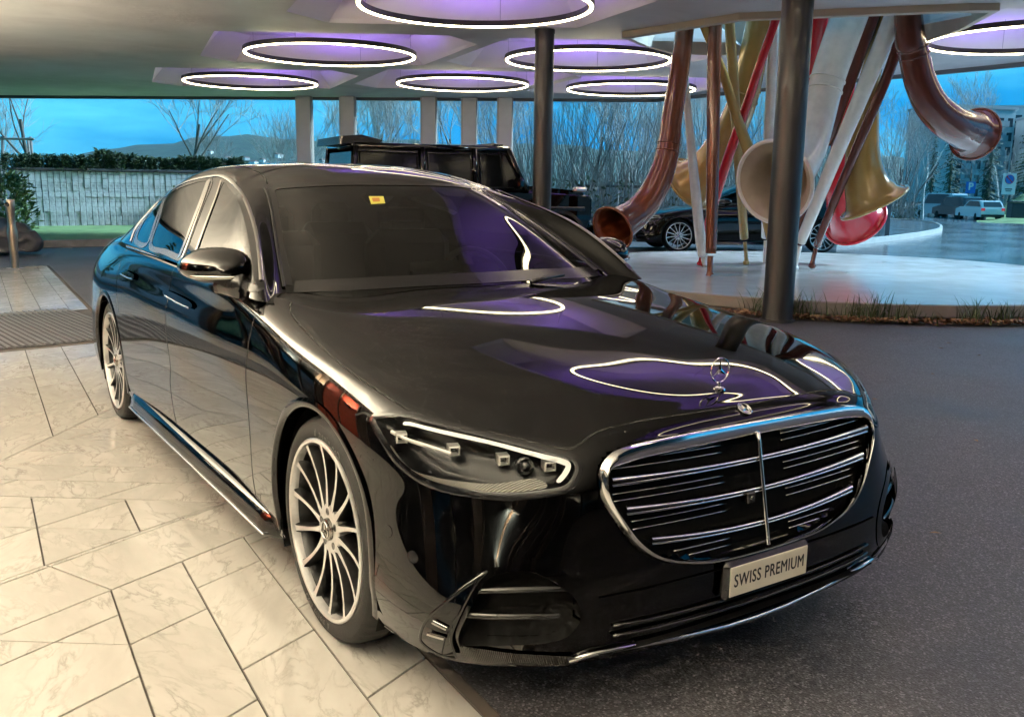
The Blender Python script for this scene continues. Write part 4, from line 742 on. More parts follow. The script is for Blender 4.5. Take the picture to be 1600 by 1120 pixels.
for k in range(46):
    x,y=rng.uniform(-3,3.5),rng.uniform(1.5,7.5); s=rng.uniform(.012,.035); t=rng.uniform(0,6.28); c,sn=math.cos(t)*s,math.sin(t)*s
    mb.add([(x-c,y-sn,.006),(x-sn*.4,y+c*.4,.012),(x+c,y+sn,.007),(x+sn*.4,y-c*.4,.010)],[(0,1,2,3)],mi=1)
tag(mb.build('litter_specks',[M['leaf'],M['leaf2']]),'pale leaf scraps scattered on the asphalt','litter',kind='stuff')
# ------------------------------------------------------------------ surroundings
def prism(mb,prof,y0,y1,mi=0,bev=0.0):
    """extrude an x-z outline across y with softened long edges"""
    P=np.array(prof,float); n=len(P); c=P.mean(0); ys=[(y0,1-bev*1.0),(y0+(bev*.9 if bev else 0)*(1 if y1>y0 else -1),1.0),(y1-(bev*.9 if bev else 0)*(1 if y1>y0 else -1),1.0),(y1,1-bev)] if bev else [(y0,1),(y1,1)]
    v=[]
    for y,k in ys:
        for q in P:
            d=q-c; L_=np.linalg.norm(d); s=max(0,L_-(bev if k<1 else 0))/max(L_,1e-6); v.append((c[0]+d[0]*s,y,c[1]+d[1]*s))
    m=len(ys); f=[(i*n+k,i*n+(k+1)%n,i*n+n+(k+1)%n,i*n+n+k) for i in range(m-1) for k in range(n)]
    f+=[tuple(range(n-1,-1,-1)),tuple((m-1)*n+k for k in range(n))]
    mb.add(v,f,mi); return mb
M['bark']=pbr('bark',(.11,.095,.08),.8,noise=.4,nscale=8); M['twig']=pbr('twig',(.36,.34,.32),.8,noise=.3,nscale=6); M['birch']=pbr('pale_bark',(.42,.40,.37),.7,noise=.4,nscale=10)
def bare_tree(seed,h,r,levels=5,spread=.55,first=.3,nb=(3,4),mult=False,up=.25,lean=0.0):
    rng=random.Random(seed); mb=MB()
    def grow(p,d,l,r,lev):
        n=3 if lev>1 else 5; pts=[p]; rad=[r]; q=V3(p); dd=V3(d)
        seg=4 if lev<2 else 3
        for i in range(seg):
            dd=(dd+V3((rng.gauss(0,.10),rng.gauss(0,.10),rng.gauss(.03,.08)))).normalized(); q=q+dd*(l/seg); pts.append(q.copy()); rad.append(r*(1-.55*(i+1)/seg))
        mb.tube(pts,rad,n if lev else 6,cap=False,mi=0 if lev<2 else 1)
        if lev>=levels: return
        k=rng.randint(*nb)+(1 if lev==0 else 0)
        for j in range(k):
            t=rng.uniform(first if lev==0 else .35,1.0); i=min(seg-1,int(t*seg)); b=pts[i].lerp(pts[i+1],t*seg-i)
            a=rng.uniform(0,6.283); sp=spread*rng.uniform(.6,1.35); ax=dd.orthogonal().normalized(); ax.rotate(mathutils.Quaternion(dd,a))
            nd=(dd*math.cos(sp)+ax*math.sin(sp)+V3((0,0,up))).normalized()
            grow(b,nd,l*rng.uniform(.52,.78),max(.008,rad[i]*rng.uniform(.45,.65)),lev+1)
    if mult:
        for s in range(rng.randint(4,6)):
            a=rng.uniform(0,6.28); grow(V3((rng.gauss(0,.15),rng.gauss(0,.15),0)),V3((math.cos(a)*.35,math.sin(a)*.35,1)).normalized(),h*rng.uniform(.4,.55),r*rng.uniform(.5,.9),1)
    else: grow(V3((0,0,0)),V3((lean,0,1)).normalized(),h*.5,r,0)
    return mb
def tree_obj(mb,loc,label,cat='tree',group=None,s=1,rz=0,mats=None,cache=None,name='bare_tree'):
    """trunk and crown as parts"""
    root=empty(name,loc,rz,label,cat,group); root.scale=(s,s,s)
    if cache is None or 'me' not in cache:
        tr=MB(); cr_=MB()
        # first tubes are the trunk and main limbs
        idx0={i for f,m in zip(mb.f,mb.m) if m==0 for i in f}
        for tgt,mm in((tr,0),(cr_,1)):
            mp={}; 
            for f,m in zip(mb.f,mb.m):
                if m!=mm: continue
                g=[]
                for i in f:
                    if i not in mp: mp[i]=len(tgt.v); tgt.v.append(mb.v[i])
                    g.append(mp[i])
                tgt.f.append(tuple(g)); tgt.m.append(0)
        a=tr.build('trunk',(mats or (M['bark'],M['twig']))[0],root,smooth=True); b=cr_.build('crown',(mats or (M['bark'],M['twig']))[1],root,smooth=True)
        if cache is not None: cache['me']=(a.data,b.data)
    else:
        link('trunk',cache['me'][0],root); link('crown',cache['me'][1],root)
    return root
def px_lat(px,depth): return (px-800)/1450.*depth
# --- left side: lawn, kerb, ribbed stone wall, hedge
M['lawn']=pbr('lawn',(.17,.26,.10),.85,noise=.35,nscale=2.2,bump=.5,bscale=60)
tag(poly_sheet('lawn',[(-18.85,-2.2),(-18.95,3.6),(-19.3,6.2),(-25.5,12.6),(-34,18),(-42,8),(-34,-2.2)],.10,M['lawn']),kind='structure')
M['kerb']=pbr('kerb_concrete',(.22,.21,.20),.7,noise=.2,nscale=6)
mb=MB(); kp=[(-18.75,-6),(-18.85,0),(-18.85,3.5),(-19.25,6.3),(-22,9.3),(-25.5,12.7)]
for a,b in zip(kp,kp[1:]): beam(mb,a,b,.14,.16,.07)
tag(mb.build('kerb',M['kerb']),kind='structure')
M['slate']=pbr('slate_strip',(.48,.50,.52),.6,noise=.45,nscale=7,bump=.9,bscale=14,vs=(1,1,.5)); M['slate_dark']=pbr('slate_joint',(.14,.145,.15),.8); M['coping']=pbr('wall_coping',(.06,.065,.075),.4)
def rib_wall(a,b,h,label,pitch=.155):
    a=np.array(a);b=np.array(b);d=b-a;l=np.linalg.norm(d); root=empty('stone_wall',(float(a[0]),float(a[1]),0),math.atan2(d[1],d[0]),label,'wall')
    mb=MB(); mb.box((l/2,.10,h/2),(l,.20,h)); mb.build('wall_core',M['slate_dark'],root)
    mb=MB(); mb.box((l/2,.06,h+.035),(l+.06,.36,.07),bev=.01); mb.build('coping',M['coping'],root)
    rng=random.Random(5); mes=[]
    for k in range(4):
        mb=MB(); 
        # uneven split-stone strip: a column of blocks of different depth
        z=0.02
        while z<h-.03:
            hh=min(rng.uniform(.10,.26),h-.01-z); mb.box((0,-.02-rng.uniform(0,.028),z+hh/2),(pitch-.014,.06,hh-.005),bev=.006); z+=hh
        mes.append(mb)
    built=[]
    for i in range(int(l/pitch)):
        k=i%4 if i<4 else rng.randrange(4)
        if k>=len(built): o=mes[k].build('stone_strip',M['slate'],root); built.append(o.data)
        else: o=link('stone_strip',built[k],root)
        o.location=(pitch*(i+.5),0,0)
    return root
rib_wall((-26.55,.80),(-26.0,7.0),1.62,'grey ribbed stone wall with hedge on top at the left')
rib_wall((-21.6,16.4),(-17.6,18.4),1.36,'grey ribbed stone retaining wall behind the off-roader bonnet')
rib_wall((-17.5,18.5),(-13.6,21.5),1.20,'far end of the ribbed stone wall behind the parked black saloon')
M['hedge']=pbr('hedge_green',(.030,.055,.022),.7,noise=.5,nscale=5); M['hedge2']=pbr('hedge_light',(.055,.085,.030),.7,noise=.4,nscale=5); M['laurel']=pbr('laurel_leaf',(.10,.17,.045),.35,noise=.4,nscale=6,coat=.3)
def leafy(seed,rx,ry,h,n,ls,pointed=0.0,mats=None,name='shrub',leaf=.4,twig=True,fill=.5):
    rng=random.Random(seed); mb=MB(); st=MB()
    for k in range(n):
        z=rng.random()**.8; rr=(1-z*pointed)*(.55+.45*math.sqrt(max(0,1-(2*z-1)**2*.8))); a=rng.uniform(0,6.283); q=rr*(fill+(1-fill)*rng.random())*(.85+.25*math.sin(a*3+seed)+.15*math.sin(a*7+z*9))
        x,y,zz=rx*q*math.cos(a),ry*q*math.sin(a),h*(z*1.0)+rng.gauss(0,.03)
        d=V3((math.cos(a)+rng.gauss(0,.6),math.sin(a)+rng.gauss(0,.6),rng.gauss(.5,.6))).normalized(); s=d.orthogonal().normalized(); s.rotate(mathutils.Quaternion(d,rng.uniform(0,6.28))); l=ls*rng.uniform(.6,1.4); w=l*leaf
        p=V3((x,y,zz)); nrm=d.cross(s)
        mb.add([p-s*w*.15,p+d*l*.5-s*w*.5+nrm*l*.08,p+d*l,p+d*l*.5+s*w*.5+nrm*l*.08],[(0,1,2,3)],mi=0 if rng.random()<.6 else 1)
    for k in range(7 if twig else 1):
        a=rng.uniform(0,6.28); st.tube([(0,0,0),(rx*.2*math.cos(a),ry*.2*math.sin(a),h*.4),(rx*.5*math.cos(a),ry*.5*math.sin(a),h*.85)],[.02,.014,.006],4)
    return mb,st
def leafy_obj(mbst,loc,label,cat,group,mats,name,cache=None,s=(1,1,1),rz=0,trunk_name='stem',z=0):
    root=empty(name,loc,rz,label,cat,group); root.scale=s
    if cache is not None and 'me' in cache:
        link('foliage',cache['me'][0],root); link(trunk_name,cache['me'][1],root)
    else:
        a=mbst[0].build('foliage',mats,root); b=mbst[1].build(trunk_name,M['bark'],root)
        if cache is not None: cache['me']=(a.data,b.data)
    return root
caches=[{} for _ in range(3)]; shr=[leafy(20+k,.42,.38,.62,900,.13,.55 if k else .2,leaf=.28) for k in range(3)]
rng=random.Random(8)
for k in range(17):
    t=k/16; x=-26.5+.5*t; y=.95+6.0*t; i=0 if k<6 else 1+k%2
    leafy_obj(shr[i],(x-.22,y,1.58),'dark evergreen hedge shrub planted on top of the ribbed wall','shrub','hedge shrubs along the wall top',[M['hedge'],M['hedge2']],'hedge_shrub',caches[i],(1,1,rng.uniform(.65,.95) if k>=6 else .7),rng.uniform(0,6.28))
M['laurel2']=pbr('laurel_leaf_dark',(.05,.10,.03),.4,noise=.4,nscale=6)
leafy_obj(leafy(31,1.0,.9,1.35,1500,.17,.25,leaf=.36),(-23.9,.35,.1),'broad leafy laurel bush at the left edge, in front of the wall','bush',None,[M['laurel'],M['laurel2']],'laurel_bush')
leafy_obj(leafy(32,1.0,.8,1.25,1100,.12,.4,leaf=.36),(-25.6,5.6,.1),'light green bush behind the rear window of the car','bush',None,[M['hedge2'],M['laurel']],'garden_bush')
leafy_obj(leafy(33,.55,.5,.7,500,.1,.3,leaf=.4),(-27.4,.2,1.15),'small round shrub on the slope at the left edge','bush',None,[M['hedge2'],M['hedge']],'garden_bush')
# boulder
M['boulder']=pbr('boulder',(.055,.055,.06),.55,noise=.5,nscale=5,bump=.8,bscale=8)
bm=bmesh.new(); bmesh.ops.create_icosphere(bm,subdivisions=4,radius=1)
for v in bm.verts:
    q=v.co; nn=mathutils.noise.fractal(q*1.3,1.0,2.0,4)*.28+mathutils.noise.cell(q*2.0)*.05; v.co=V3((q.x*.50,q.y*.46,max(-.3,q.z)*.40))*(1+nn*1.6)
me=bpy.data.meshes.new('boulder'); bm.to_mesh(me); bm.free(); me.polygons.foreach_set('use_smooth',[True]*len(me.polygons)); o=link('boulder',me,None,M['boulder']); o.location=(-17.2,-.25,.20); tag(o,'dark rough boulder on the ground at the left edge','boulder')
# ashtray posts
M['steel']=pbr('brushed_steel',(.45,.38,.30),.32,1.0,noise=.15,nscale=20,vs=(8,8,.5))
def ash_post(x,y,lab):
    r=empty('ashtray_post',(x,y,0),0,lab,'ashtray','steel ashtray posts by the entrance path')
    mb=MB(); mb.lathe([(.20,0),(.20,.012),(.06,.016)],32); mb.build('base_plate',M['steel'],r,smooth=False)
    mb=MB(); mb.lathe([(.062,.014),(.062,.42),(.075,.50),(.075,.58),(.058,.66),(.056,.86),(.070,.90),(.072,1.06),(.066,1.075),(0,1.08)],28); o=mb.build('post',M['steel'],r); shade_auto(o,40)
    mb=MB(); a=math.radians(-40); mb.lathe([(0,.012),(.035,.012),(.038,0)],18,ax='x'); o=mb.build('ash_opening',M['ring_black'],r); o.location=(.066*math.cos(a),.066*math.sin(a),1.0); o.rotation_euler=(0,0,a)
ash_post(-13.95,-.42,'bronze steel ashtray post with an opening near its top'); ash_post(-13.55,-.86,'second steel ashtray post cut off by the left edge')
# --- trees
bt=[bare_tree(1,8,.13,5,.55,.35),bare_tree(2,7,.10,5,.6,.3),bare_tree(5,6.5,.09,5,.5,.25,mult=True),bare_tree(9,7.5,.09,5,.42,.3,mult=True),bare_tree(12,10,.14,5,.45,.35)]
bc=[{} for _ in bt]
def T(k,px,depth,label,s=1,rz=0,z=None,group=None,mats=None,name='bare_tree'):
    p=place(px_lat(px,depth),depth); zz=float(gz(p[0],p[1])) if z is None else z
    return tree_obj(bt[k],(p[0],p[1],zz),label,'tree',group,s,rz,mats,bc[k],name)
stk=T(0,48,33,'bare young tree tied to wooden stakes at the left edge',.78,.4,z=.3)
T(1,292,35,'slim bare tree rising behind the hedge, left of the piers',.95,1.9,z=.2)
T(2,330,38,'low bare shrubby tree behind the hedge with fine twigs',.42,.2,z=.9)
T(2,10,40,'tangle of bare branches at the far left edge',.8,2.2,z=.2)
# stakes
sp=stk.location; sr=empty('tree_stakes',tuple(sp),math.radians(56),'wooden stake frame holding the young tree upright','tree stake')
M['stake']=pbr('stake_wood',(.20,.17,.15),.7,noise=.3,nscale=4)
for k,(a,b) in enumerate(((-.55,-.35),(.55,-.35),(.0,.5))):
    mb=MB(); mb.tube([(a,b,-.2),(a*.9,b*.9,2.5)],.045,7); mb.build('stake',M['stake'],sr,smooth=True)
mb=MB(); mb.tube([(-.62,-.34,2.42),(.62,-.34,2.42)],.04,6); mb.tube([(-.62,-.34,1.2),(.62,-.34,1.2)],.035,6); mb.build('stake_rail',M['stake'],sr)
thick='bare trees and thicket beyond the canopy'
spots=[(440,36,2,.62,'thin bare tree left of the first pier'),(505,38,3,.80,'bare thicket tree between the first two piers'),(590,40,1,1.0,'bare tree between second and third pier with forking trunk'),(565,37,4,.60,'slim bare tree just right of the second pier'),(625,36,3,.72,'multi-stemmed bare tree left of the third pier'),(700,39,0,.8,'bare tree between third and fourth pier'),(760,37,2,.95,'bare tree between the last two piers'),(825,35,3,.80,'multi-stemmed bare tree left of the round column'),(900,33,2,.90,'spreading bare tree right of the round column'),(950,36,3,.95,'dense bare tree above the off-roader bonnet'),(990,31,2,.75,'low bare tree behind the copper horn bell'),(1040,38,3,.92,'bare tree behind the copper horn'),(1085,35,2,.9,'bare tree behind the slim white horn'),(1130,40,3,1.0,'bare tree behind the gold horns'),(1185,44,2,1.1,'bare tree behind the cream bell'),(1240,48,3,1.1,'bare tree hidden behind the thick column'),(1300,52,2,1.25,'bare tree behind the slanting horns'),(1345,60,3,1.3,'bare tree above the gold bell'),(1395,64,2,1.25,'bare tree left of the apartment block'),(1430,74,4,.95,'slim bare tree near the parked cars')]
for k,(px,dp,i,s,lb) in enumerate(spots): T(i,px,dp,lb,s,k*1.3,z=.0 if px<1150 else None,group=thick,mats=(M['birch'],M['twig']))
T(4,1545,120,'tall bare tree standing above the dark bell horn',1.75,.7,z=-.6); T(0,1500,100,'bare tree in front of the apartment block',1.0,2.0); T(3,1560,92,'bare bush-like tree beside the road signs',.9,1.0)
bc[4]=dict(bc[4])
# thicket undergrowth
M['brush']=pbr('brush_twigs',(.26,.24,.22),.8,noise=.4,nscale=3)
mb=MB(); rg=random.Random(11)
for k in range(1300):
    px=rg.uniform(800,1420); dp=rg.uniform(27,34)+max(0,px-1100)*.085; p=place(px_lat(px,dp),dp); h=rg.uniform(.8,3.6)*(1 if px<1100 else 1.1); a=rg.uniform(0,6.28); t=rg.uniform(.1,.6)
    q=V3((p[0],p[1],float(gz(p[0],p[1]))+.1)); e=q+V3((math.cos(a)*t*h,math.sin(a)*t*h,h)); m_=q.lerp(e,.5)+V3((rg.gauss(0,.12),rg.gauss(0,.12),.15)); mb.tube([q,m_,e],[.016,.012,.006],3,cap=False)
tag(mb.build('undergrowth',M['brush']),'tangled bare brushwood below the trees beyond the road','brushwood',kind='stuff')
M['scrub']=pbr('scrub_leaf',(.06,.075,.04),.8,noise=.5,nscale=2)
mb=MB()
for k in range(2600):
    px=rg.uniform(860,1430); dp=rg.uniform(26,31)+max(0,px-1100)*.085; p=place(px_lat(px,dp),dp); z=float(gz(p[0],p[1]))+rg.random()**2*1.5+.05; s=rg.uniform(.05,.12); d=V3((rg.gauss(0,1),rg.gauss(0,1),rg.gauss(0,1))).normalized(); e=d.orthogonal().normalized(); q=V3((p[0],p[1],z)); mb.add([q,q+d*s+e*s*.4,q+d*s*2,q+d*s-e*s*.4],[(0,1,2,3)])
tag(mb.build('scrub_leaves',M['scrub']),'low leafy scrub along the far roadside','scrub',kind='stuff')
# conifers
def conifer(seed,h,r):
    rg=random.Random(seed); tr=MB(); fo=MB(); tr.tube([(0,0,0),(0,0,h*.5),(0,0,h)],[h*.016,h*.010,.01],6)
    n=int(h*2.6)
    for k in range(n):
        t=k/n; z=h*(.10+.88*t); L_=r*(1-t)**.8*rg.uniform(.7,1.15)+.15
        for j in range(8):
            a=rg.uniform(0,6.283); l=L_*rg.uniform(.6,1.1); e=V3((math.cos(a)*l,math.sin(a)*l,z-l*.28)); s=V3((0,0,z))
            m=max(4,int(l*5))
            for i in range(m):
                q=s.lerp(e,(i+.6)/m); w=.30*rg.uniform(.5,1.2); sd=V3((-math.sin(a),math.cos(a),0)); f=rg.choice((-1,1)); fo.add([q,q+sd*w*f+V3((0,0,-.10)),q+(e-s).normalized()*w*.9+sd*w*.45*f+V3((0,0,-.16))],[(0,1,2)],mi=0 if rg.random()<.6 else 1)
    return fo,tr
cf=conifer(4,15,3.0); cc={}
for px,dp,s,lb in((1468,86,.62,'dark conifer left of the bell horn mouth, behind the parked cars'),(1592,84,.80,'tall dark conifer at the right edge of the photo'),(1440,100,.55,'smaller conifer behind the parked cars'),(1528,112,.75,'slim conifer top showing above the bell of the brown horn')):
    p=place(px_lat(px,dp),dp); leafy_obj(cf,(p[0],p[1],float(gz(p[0],p[1]))),lb,'tree','conifers by the far road',[M['hedge'],M['hedge2']],'conifer',cc,(s*.9,s*.9,s),px,'trunk')
for k,(x,y,s) in enumerate(((-23,-10,.55),(-28,-7.5,.6),(-33,-11,.7),(-36,-6,.62),(-27,-14,.7),(-20,-13,.6))):
    leafy_obj(cf,(x,y,0),'dark conifer beside the drive, seen only mirrored in the car door','tree','conifers beside the drive',[M['hedge'],M['hedge2']],'conifer',cc,(s,s,s*.8),k*1.1,'trunk')
# grass bank at the far right
bank=[]
xs=np.linspace(1515,1720,16); v=[];f=[]
for i,px in enumerate(xs):
    for j in range(7):
        dp=60+j*6; p=place(px_lat(px,dp),dp); k=sstep(1530,1600,px); v.append((p[0],p[1],float(gz(p[0],p[1]))-.02+2.4*k*sstep(0,5,j)+.02))
for i in range(15):
    for j in range(6): f.append((i*7+j,i*7+7+j,i*7+8+j,i*7+j+1))
o=mesh('grass_bank',v,f,M['lawn'],smooth=True); 
if o.data.polygons[0].normal.z<0: o.data.flip_normals()
tag(o,kind='structure')
# kerbed island in the road
isl=[(-26,36.4),(-22.6,36.0),(-19.1,32.4),(-16.6,28.9),(-15.0,25.9),(-13.2,21.3),(-12.2,17.4),(-13.2,18.6),(-15.5,22.0),(-19,27.5),(-24,33.8)]
D=cr_spline(isl,4,True); n=len(D); v=[(a,b,float(gz(a,b))+.004) for a,b in D]+[(a,b,float(gz(a,b))+.13) for a,b in D]; c=D.mean(0); v+=[(c[0]+(a-c[0])*.94,c[1]+(b-c[1])*.97,float(gz(a,b))+.13) for a,b in D]
tag(mesh('island_kerb',v,[(i,(i+1)%n,n+(i+1)%n,n+i) for i in range(n)]+[(n+i,n+(i+1)%n,2*n+(i+1)%n,2*n+i) for i in range(n)],M['kerb2'] if 'kerb2' in M else pbr('pale_kerb',(.42,.42,.41),.6,noise=.15,nscale=3)),kind='structure')
tag(poly_sheet('island',[(c[0]+(a-c[0])*.94,c[1]+(b-c[1])*.97) for a,b in D],.10,M['asphalt_wet'],zf=gz,step=2.0),kind='structure')
# ------------------------------------------------------------------ apartment blocks
M['render_white']=pbr('render_white',(.55,.56,.56),.8,noise=.08,nscale=.6); M['win_dark']=pbr('window_dark',(.05,.06,.07),.1,coat=.5); M['balcony']=pbr('balcony_grey',(.38,.39,.40),.7)
def block(lat,dp,w,d,h,rz,lab,fl=7,cols=9):
    p=place(lat,dp); r=empty('apartment_block',(p[0],p[1],-1.0),rz,lab,'building','apartment blocks beyond the road')
    mb=MB(); mb.box((0,0,h/2),(d,w,h)); mb.build('wall',M['render_white'],r)
    mb=MB(); mb.box((0,0,h+.25),(d+.5,w+.5,.5)); mb.build('roof',M['balcony'],r)
    wm=None
    for i in range(fl):
        for j in range(cols):
            y=-w/2+(j+.5)*w/cols; z=1.8+i*(h-1.5)/fl
            if wm is None: mb=MB(); mb.box((0,0,0),(.12,w/cols*.52,1.5)); o=mb.build('window',M['win_dark'],r); wm=o.data
            else: o=link('window',wm,r)
            o.location=(d/2+.03,y,z)
    for i in range(fl):
        for j in range(0,cols,3):
            y=-w/2+(j+1)*w/cols; mb=MB(); mb.box((d/2+.65,y,1.0+i*(h-1.5)/fl),(1.3,w/cols*1.6,.14)); mb.box((d/2+1.28,y,1.5+i*(h-1.5)/fl),(.06,w/cols*1.6,.9)); mb.build('balcony',M['balcony'],r)
    return r
fa=math.atan2(-FW2[1],-FW2[0])
block(px_lat(1475,175),175,13,12,16.5,fa+.35,'pale apartment block behind the conifer, left of the horn bell',6,6)
block(px_lat(1545,185),185,15,12,17.5,fa-.15,'taller pale apartment block right of the horn bell',7,7)
block(px_lat(1640,170),170,14,12,15.0,fa-.2,'pale apartment block at the right edge behind the conifer',6,6)
# ------------------------------------------------------------------ signs and bin
M['sign_blue']=pbr('sign_blue',(.02,.16,.55),.4); M['sign_white']=pbr('sign_white',(.75,.75,.76),.4); M['sign_red']=pbr('sign_red',(.55,.03,.04),.4); M['galv']=pbr('galvanised',(.36,.37,.38),.4,.7); M['bin']=pbr('bin_dark',(.03,.035,.04),.5)
def sign(px,dp,name,lab,zb,kind):
    p=place(px_lat(px,dp),dp); z0=float(gz(p[0],p[1]))+zb; r=empty(name,(p[0],p[1],z0),fa,lab,'sign'); H_=2.9 if kind!='p' else 3.0
    mb=MB(); mb.tube([(0,0,0),(0,0,H_)],.045,8); mb.build('post',M['galv'],r,smooth=True)
    if kind=='p':
        mb=MB(); mb.box((.06,0,2.45),(.02,.85,1.0),bev=.004); mb.build('sign_panel',M['sign_blue'],r)
        t=text_mesh('P',.85,.03); mesh('sign_letter',[(.075,q.co.x,2.52+q.co.y) for q in t.vertices],[tuple(q.vertices) for q in t.polygons],M['sign_white'],r)
    elif kind=='n':
        mb=MB(); mb.box((.06,0,2.1),(.02,.95,1.45),bev=.004); mb.build('sign_panel',M['sign_white'],r)
        mb=MB(); mb.lathe([(0,.078),(.30,.078)],28,ax='x'); q=mb.build('prohibition_disc',M['sign_blue'],r); q.location=(0,0,2.42)
        mb=MB(); mb.tube([(.082,.31*math.cos(a),2.42+.31*math.sin(a)) for a in np.linspace(0,6.283,25)[:-1]],.045,6,closed=True,flat=.3); mb.tube([(.084,-.22,2.64),(.084,.22,2.20)],.035,6); mb.build('prohibition_ring',M['sign_red'],r)
        mb=MB(); mb.box((.075,0,1.75),(.006,.5,.08)); mb.box((.075,0,1.62),(.006,.4,.06)); mb.build('sign_text_bar',M['bin'],r)
    else:
        mb=MB(); mb.box((.06,0,2.72),(.02,.85,.36),bev=.004); mb.build('sign_panel',M['sign_blue'],r)
sign(1500,82,'parking_sign','blue parking sign with white P behind the parked cars',0,'p'); sign(1558,66,'no_parking_sign','white panel with round no-parking symbol on the grass bank',.55,'n'); sign(1590,68,'street_sign','small blue sign on a post at the right edge',1.1,'b')
p=place(px_lat(1574,64),64); r=empty('litter_bin',(p[0],p[1],float(gz(p[0],p[1]))+.35),fa,'dark square litter bin on the grass at the right','bin')
mb=MB(); mb.box((0,0,.5),(.75,.95,1.0),bev=.05); mb.build('bin_body',M['bin'],r); mb=MB(); mb.box((0,0,1.08),(.82,1.02,.12),bev=.03); mb.build('bin_lid',M['bin'],r)
# ------------------------------------------------------------------ small far cars
M['car_silver']=pbr('car_silver',(.50,.52,.54),.2,.6,coat=1); M['car_dark']=pbr('car_dark',(.02,.022,.03),.15,coat=1); M['car_white']=pbr('car_white',(.68,.70,.71),.2,coat=1); M['tail']=pbr('tail_red',(.35,.01,.015),.2,coat=1,emit=(1,.05,.05),estr=.15); M['plate_w']=pbr('plate_white',(.7,.7,.7),.4)
def far_car(px,dp,rz,lab,paint,L_,W2,H_,kind):
    p=place(px_lat(px,dp),dp); r=empty('parked_car' if kind!='van' else 'parked_van',(p[0],p[1],float(gz(p[0],p[1]))),fa+rz,lab,'car' if kind!='van' else 'van','cars parked along the far road'); h=L_/2
    low=[(-h,.35),(-h+.05,.25),(h-.05,.25),(h,.35),(h,.85),(h-.08,1.0),(-h+.9,.98),(-h+.05,.80)]
    mb=MB(); prism(mb,low,-W2,W2,bev=.07); mb.build('body',paint,r,smooth=False)
    top={'van':[(-h+.75,.95),(h-.06,.95),(h-.1,H_-.12),(h-.25,H_),(-h+1.5,H_),(-h+1.3,H_-.06)],'mpv':[(-h+.9,.95),(h-.06,.95),(h-.25,H_-.1),(h-.5,H_),(-h+1.9,H_),(-h+1.6,H_-.06)],'estate':[(-h+1.1,.95),(h-.05,.95),(h-.42,H_-.06),(h-.65,H_),(-h+2.2,H_),(-h+1.9,H_-.06)]}[kind]
    mb=MB(); prism(mb,top,-W2*.86,W2*.86,bev=.09); mb.build('cabin',paint,r)
    mb=MB(); a,b=top[1],top[2]; dx=b[0]-a[0]; dz=b[1]-a[1]
    mb.add([(a[0]+dx*.12+.012,-W2*.74,a[1]+dz*.12),(a[0]+dx*.12+.012,W2*.74,a[1]+dz*.12),(a[0]+dx*.92+.014,W2*.66,a[1]+dz*.92),(a[0]+dx*.92+.014,-W2*.66,a[1]+dz*.92)],[(0,1,2,3)]); mb.build('rear_window',M['win_dark'],r)
    mb=MB(); q=np.array(top); c=q.mean(0); s_=c+(q-c)*.80
    for sg in(-1,1): prism(mb,s_,sg*W2*.83,sg*W2*.872)
    mb.build('side_window',M['win_dark'],r)
    for sg in(-1,1):
        mb=MB(); mb.box((h-.01,sg*W2*.80,.82),(.06,W2*.30,.20),bev=.02); mb.build('tail_lamp',M['tail'],r)
        for x in(-h+.85,h-.85):
            mb=MB(); mb.lathe([(0,sg*W2*1.005),(.20,sg*W2*1.005),(.21,sg*W2*1.0),(.32,sg*W2*.99),(.33,sg*W2*.75)],20,c=(x,0,.33),ax='y'); mb.build('wheel',M['rubber'],r)
    mb=MB(); mb.box((h+.012,0,.58),(.02,.52,.13)); mb.build('number_plate',M['plate_w'],r)
    mb=MB(); mb.box((h-.01,0,.36),(.08,W2*1.85,.18),bev=.03); mb.build('bumper',M['satin_black'],r)
far_car(1458,80,.25,'silver van parked leftmost of the three far cars',M['car_silver'],4.6,.95,1.95,'van'); far_car(1484,77,.1,'dark people carrier parked between the van and the white car',M['car_dark'],4.6,.95,1.72,'mpv'); far_car(1518,73,-.05,'pale estate car parked rightmost of the three far cars',M['car_white'],4.6,.93,1.47,'estate')
# ------------------------------------------------------------------ far hill with houses
M['forest']=pbr('forest',(.035,.055,.035),.95,noise=.5,nscale=.02,bump=.6,bscale=.03)
lat=np.linspace(-2600,3200,100); v=[];f=[]
def ridge(px): return np.interp(px,[-200,60,110,200,330,420,520,800,1000,1300,1450,1700],[270,262,247,228,211,214,217,224,232,240,246,250])
rows=14
for la in lat:
    px=800+la/3000.*1450
    hz=283+(px-800)*.0127
    H_=(hz-ridge(px))/1450*3000*1.0+1.4; H_+=6*math.sin(la*.013)+4*math.sin(la*.037+1)
    for j in range(rows):
        t=j/(rows-1); dp=1500+1700*t; q=place(la*dp/3000,dp); v.append((q[0],q[1],-12+max(0,H_+12)*sstep(0,.88,t)*dp/3000*(1 if t<.95 else .98)))
for i in range(len(lat)-1):
    for j in range(rows-1): f.append((i*rows+j,i*rows+rows+j,i*rows+rows+j+1,i*rows+j+1))
o=mesh('hill',v,f,M['forest'],smooth=True); tag(o,kind='structure')
if o.data.polygons[0].normal.z<0: o.data.flip_normals()
hv=np.array(v).reshape(len(lat),rows,3)
M['house_wall']=pbr('house_wall',(.75,.74,.70),.8,noise=.1,nscale=.1); M['house_roof']=pbr('house_roof',(.22,.12,.09),.8)
hm=MB(); hm.box((0,0,5),(16,20,10),mi=0); hm.add([(-8.8,-11,10),(8.8,-11,10),(8.8,11,10),(-8.8,11,10),(0,-11,15),(0,11,15)],[(0,1,4),(2,3,5),(1,2,5,4),(3,0,4,5)],1); hme=None; rg=random.Random(2)
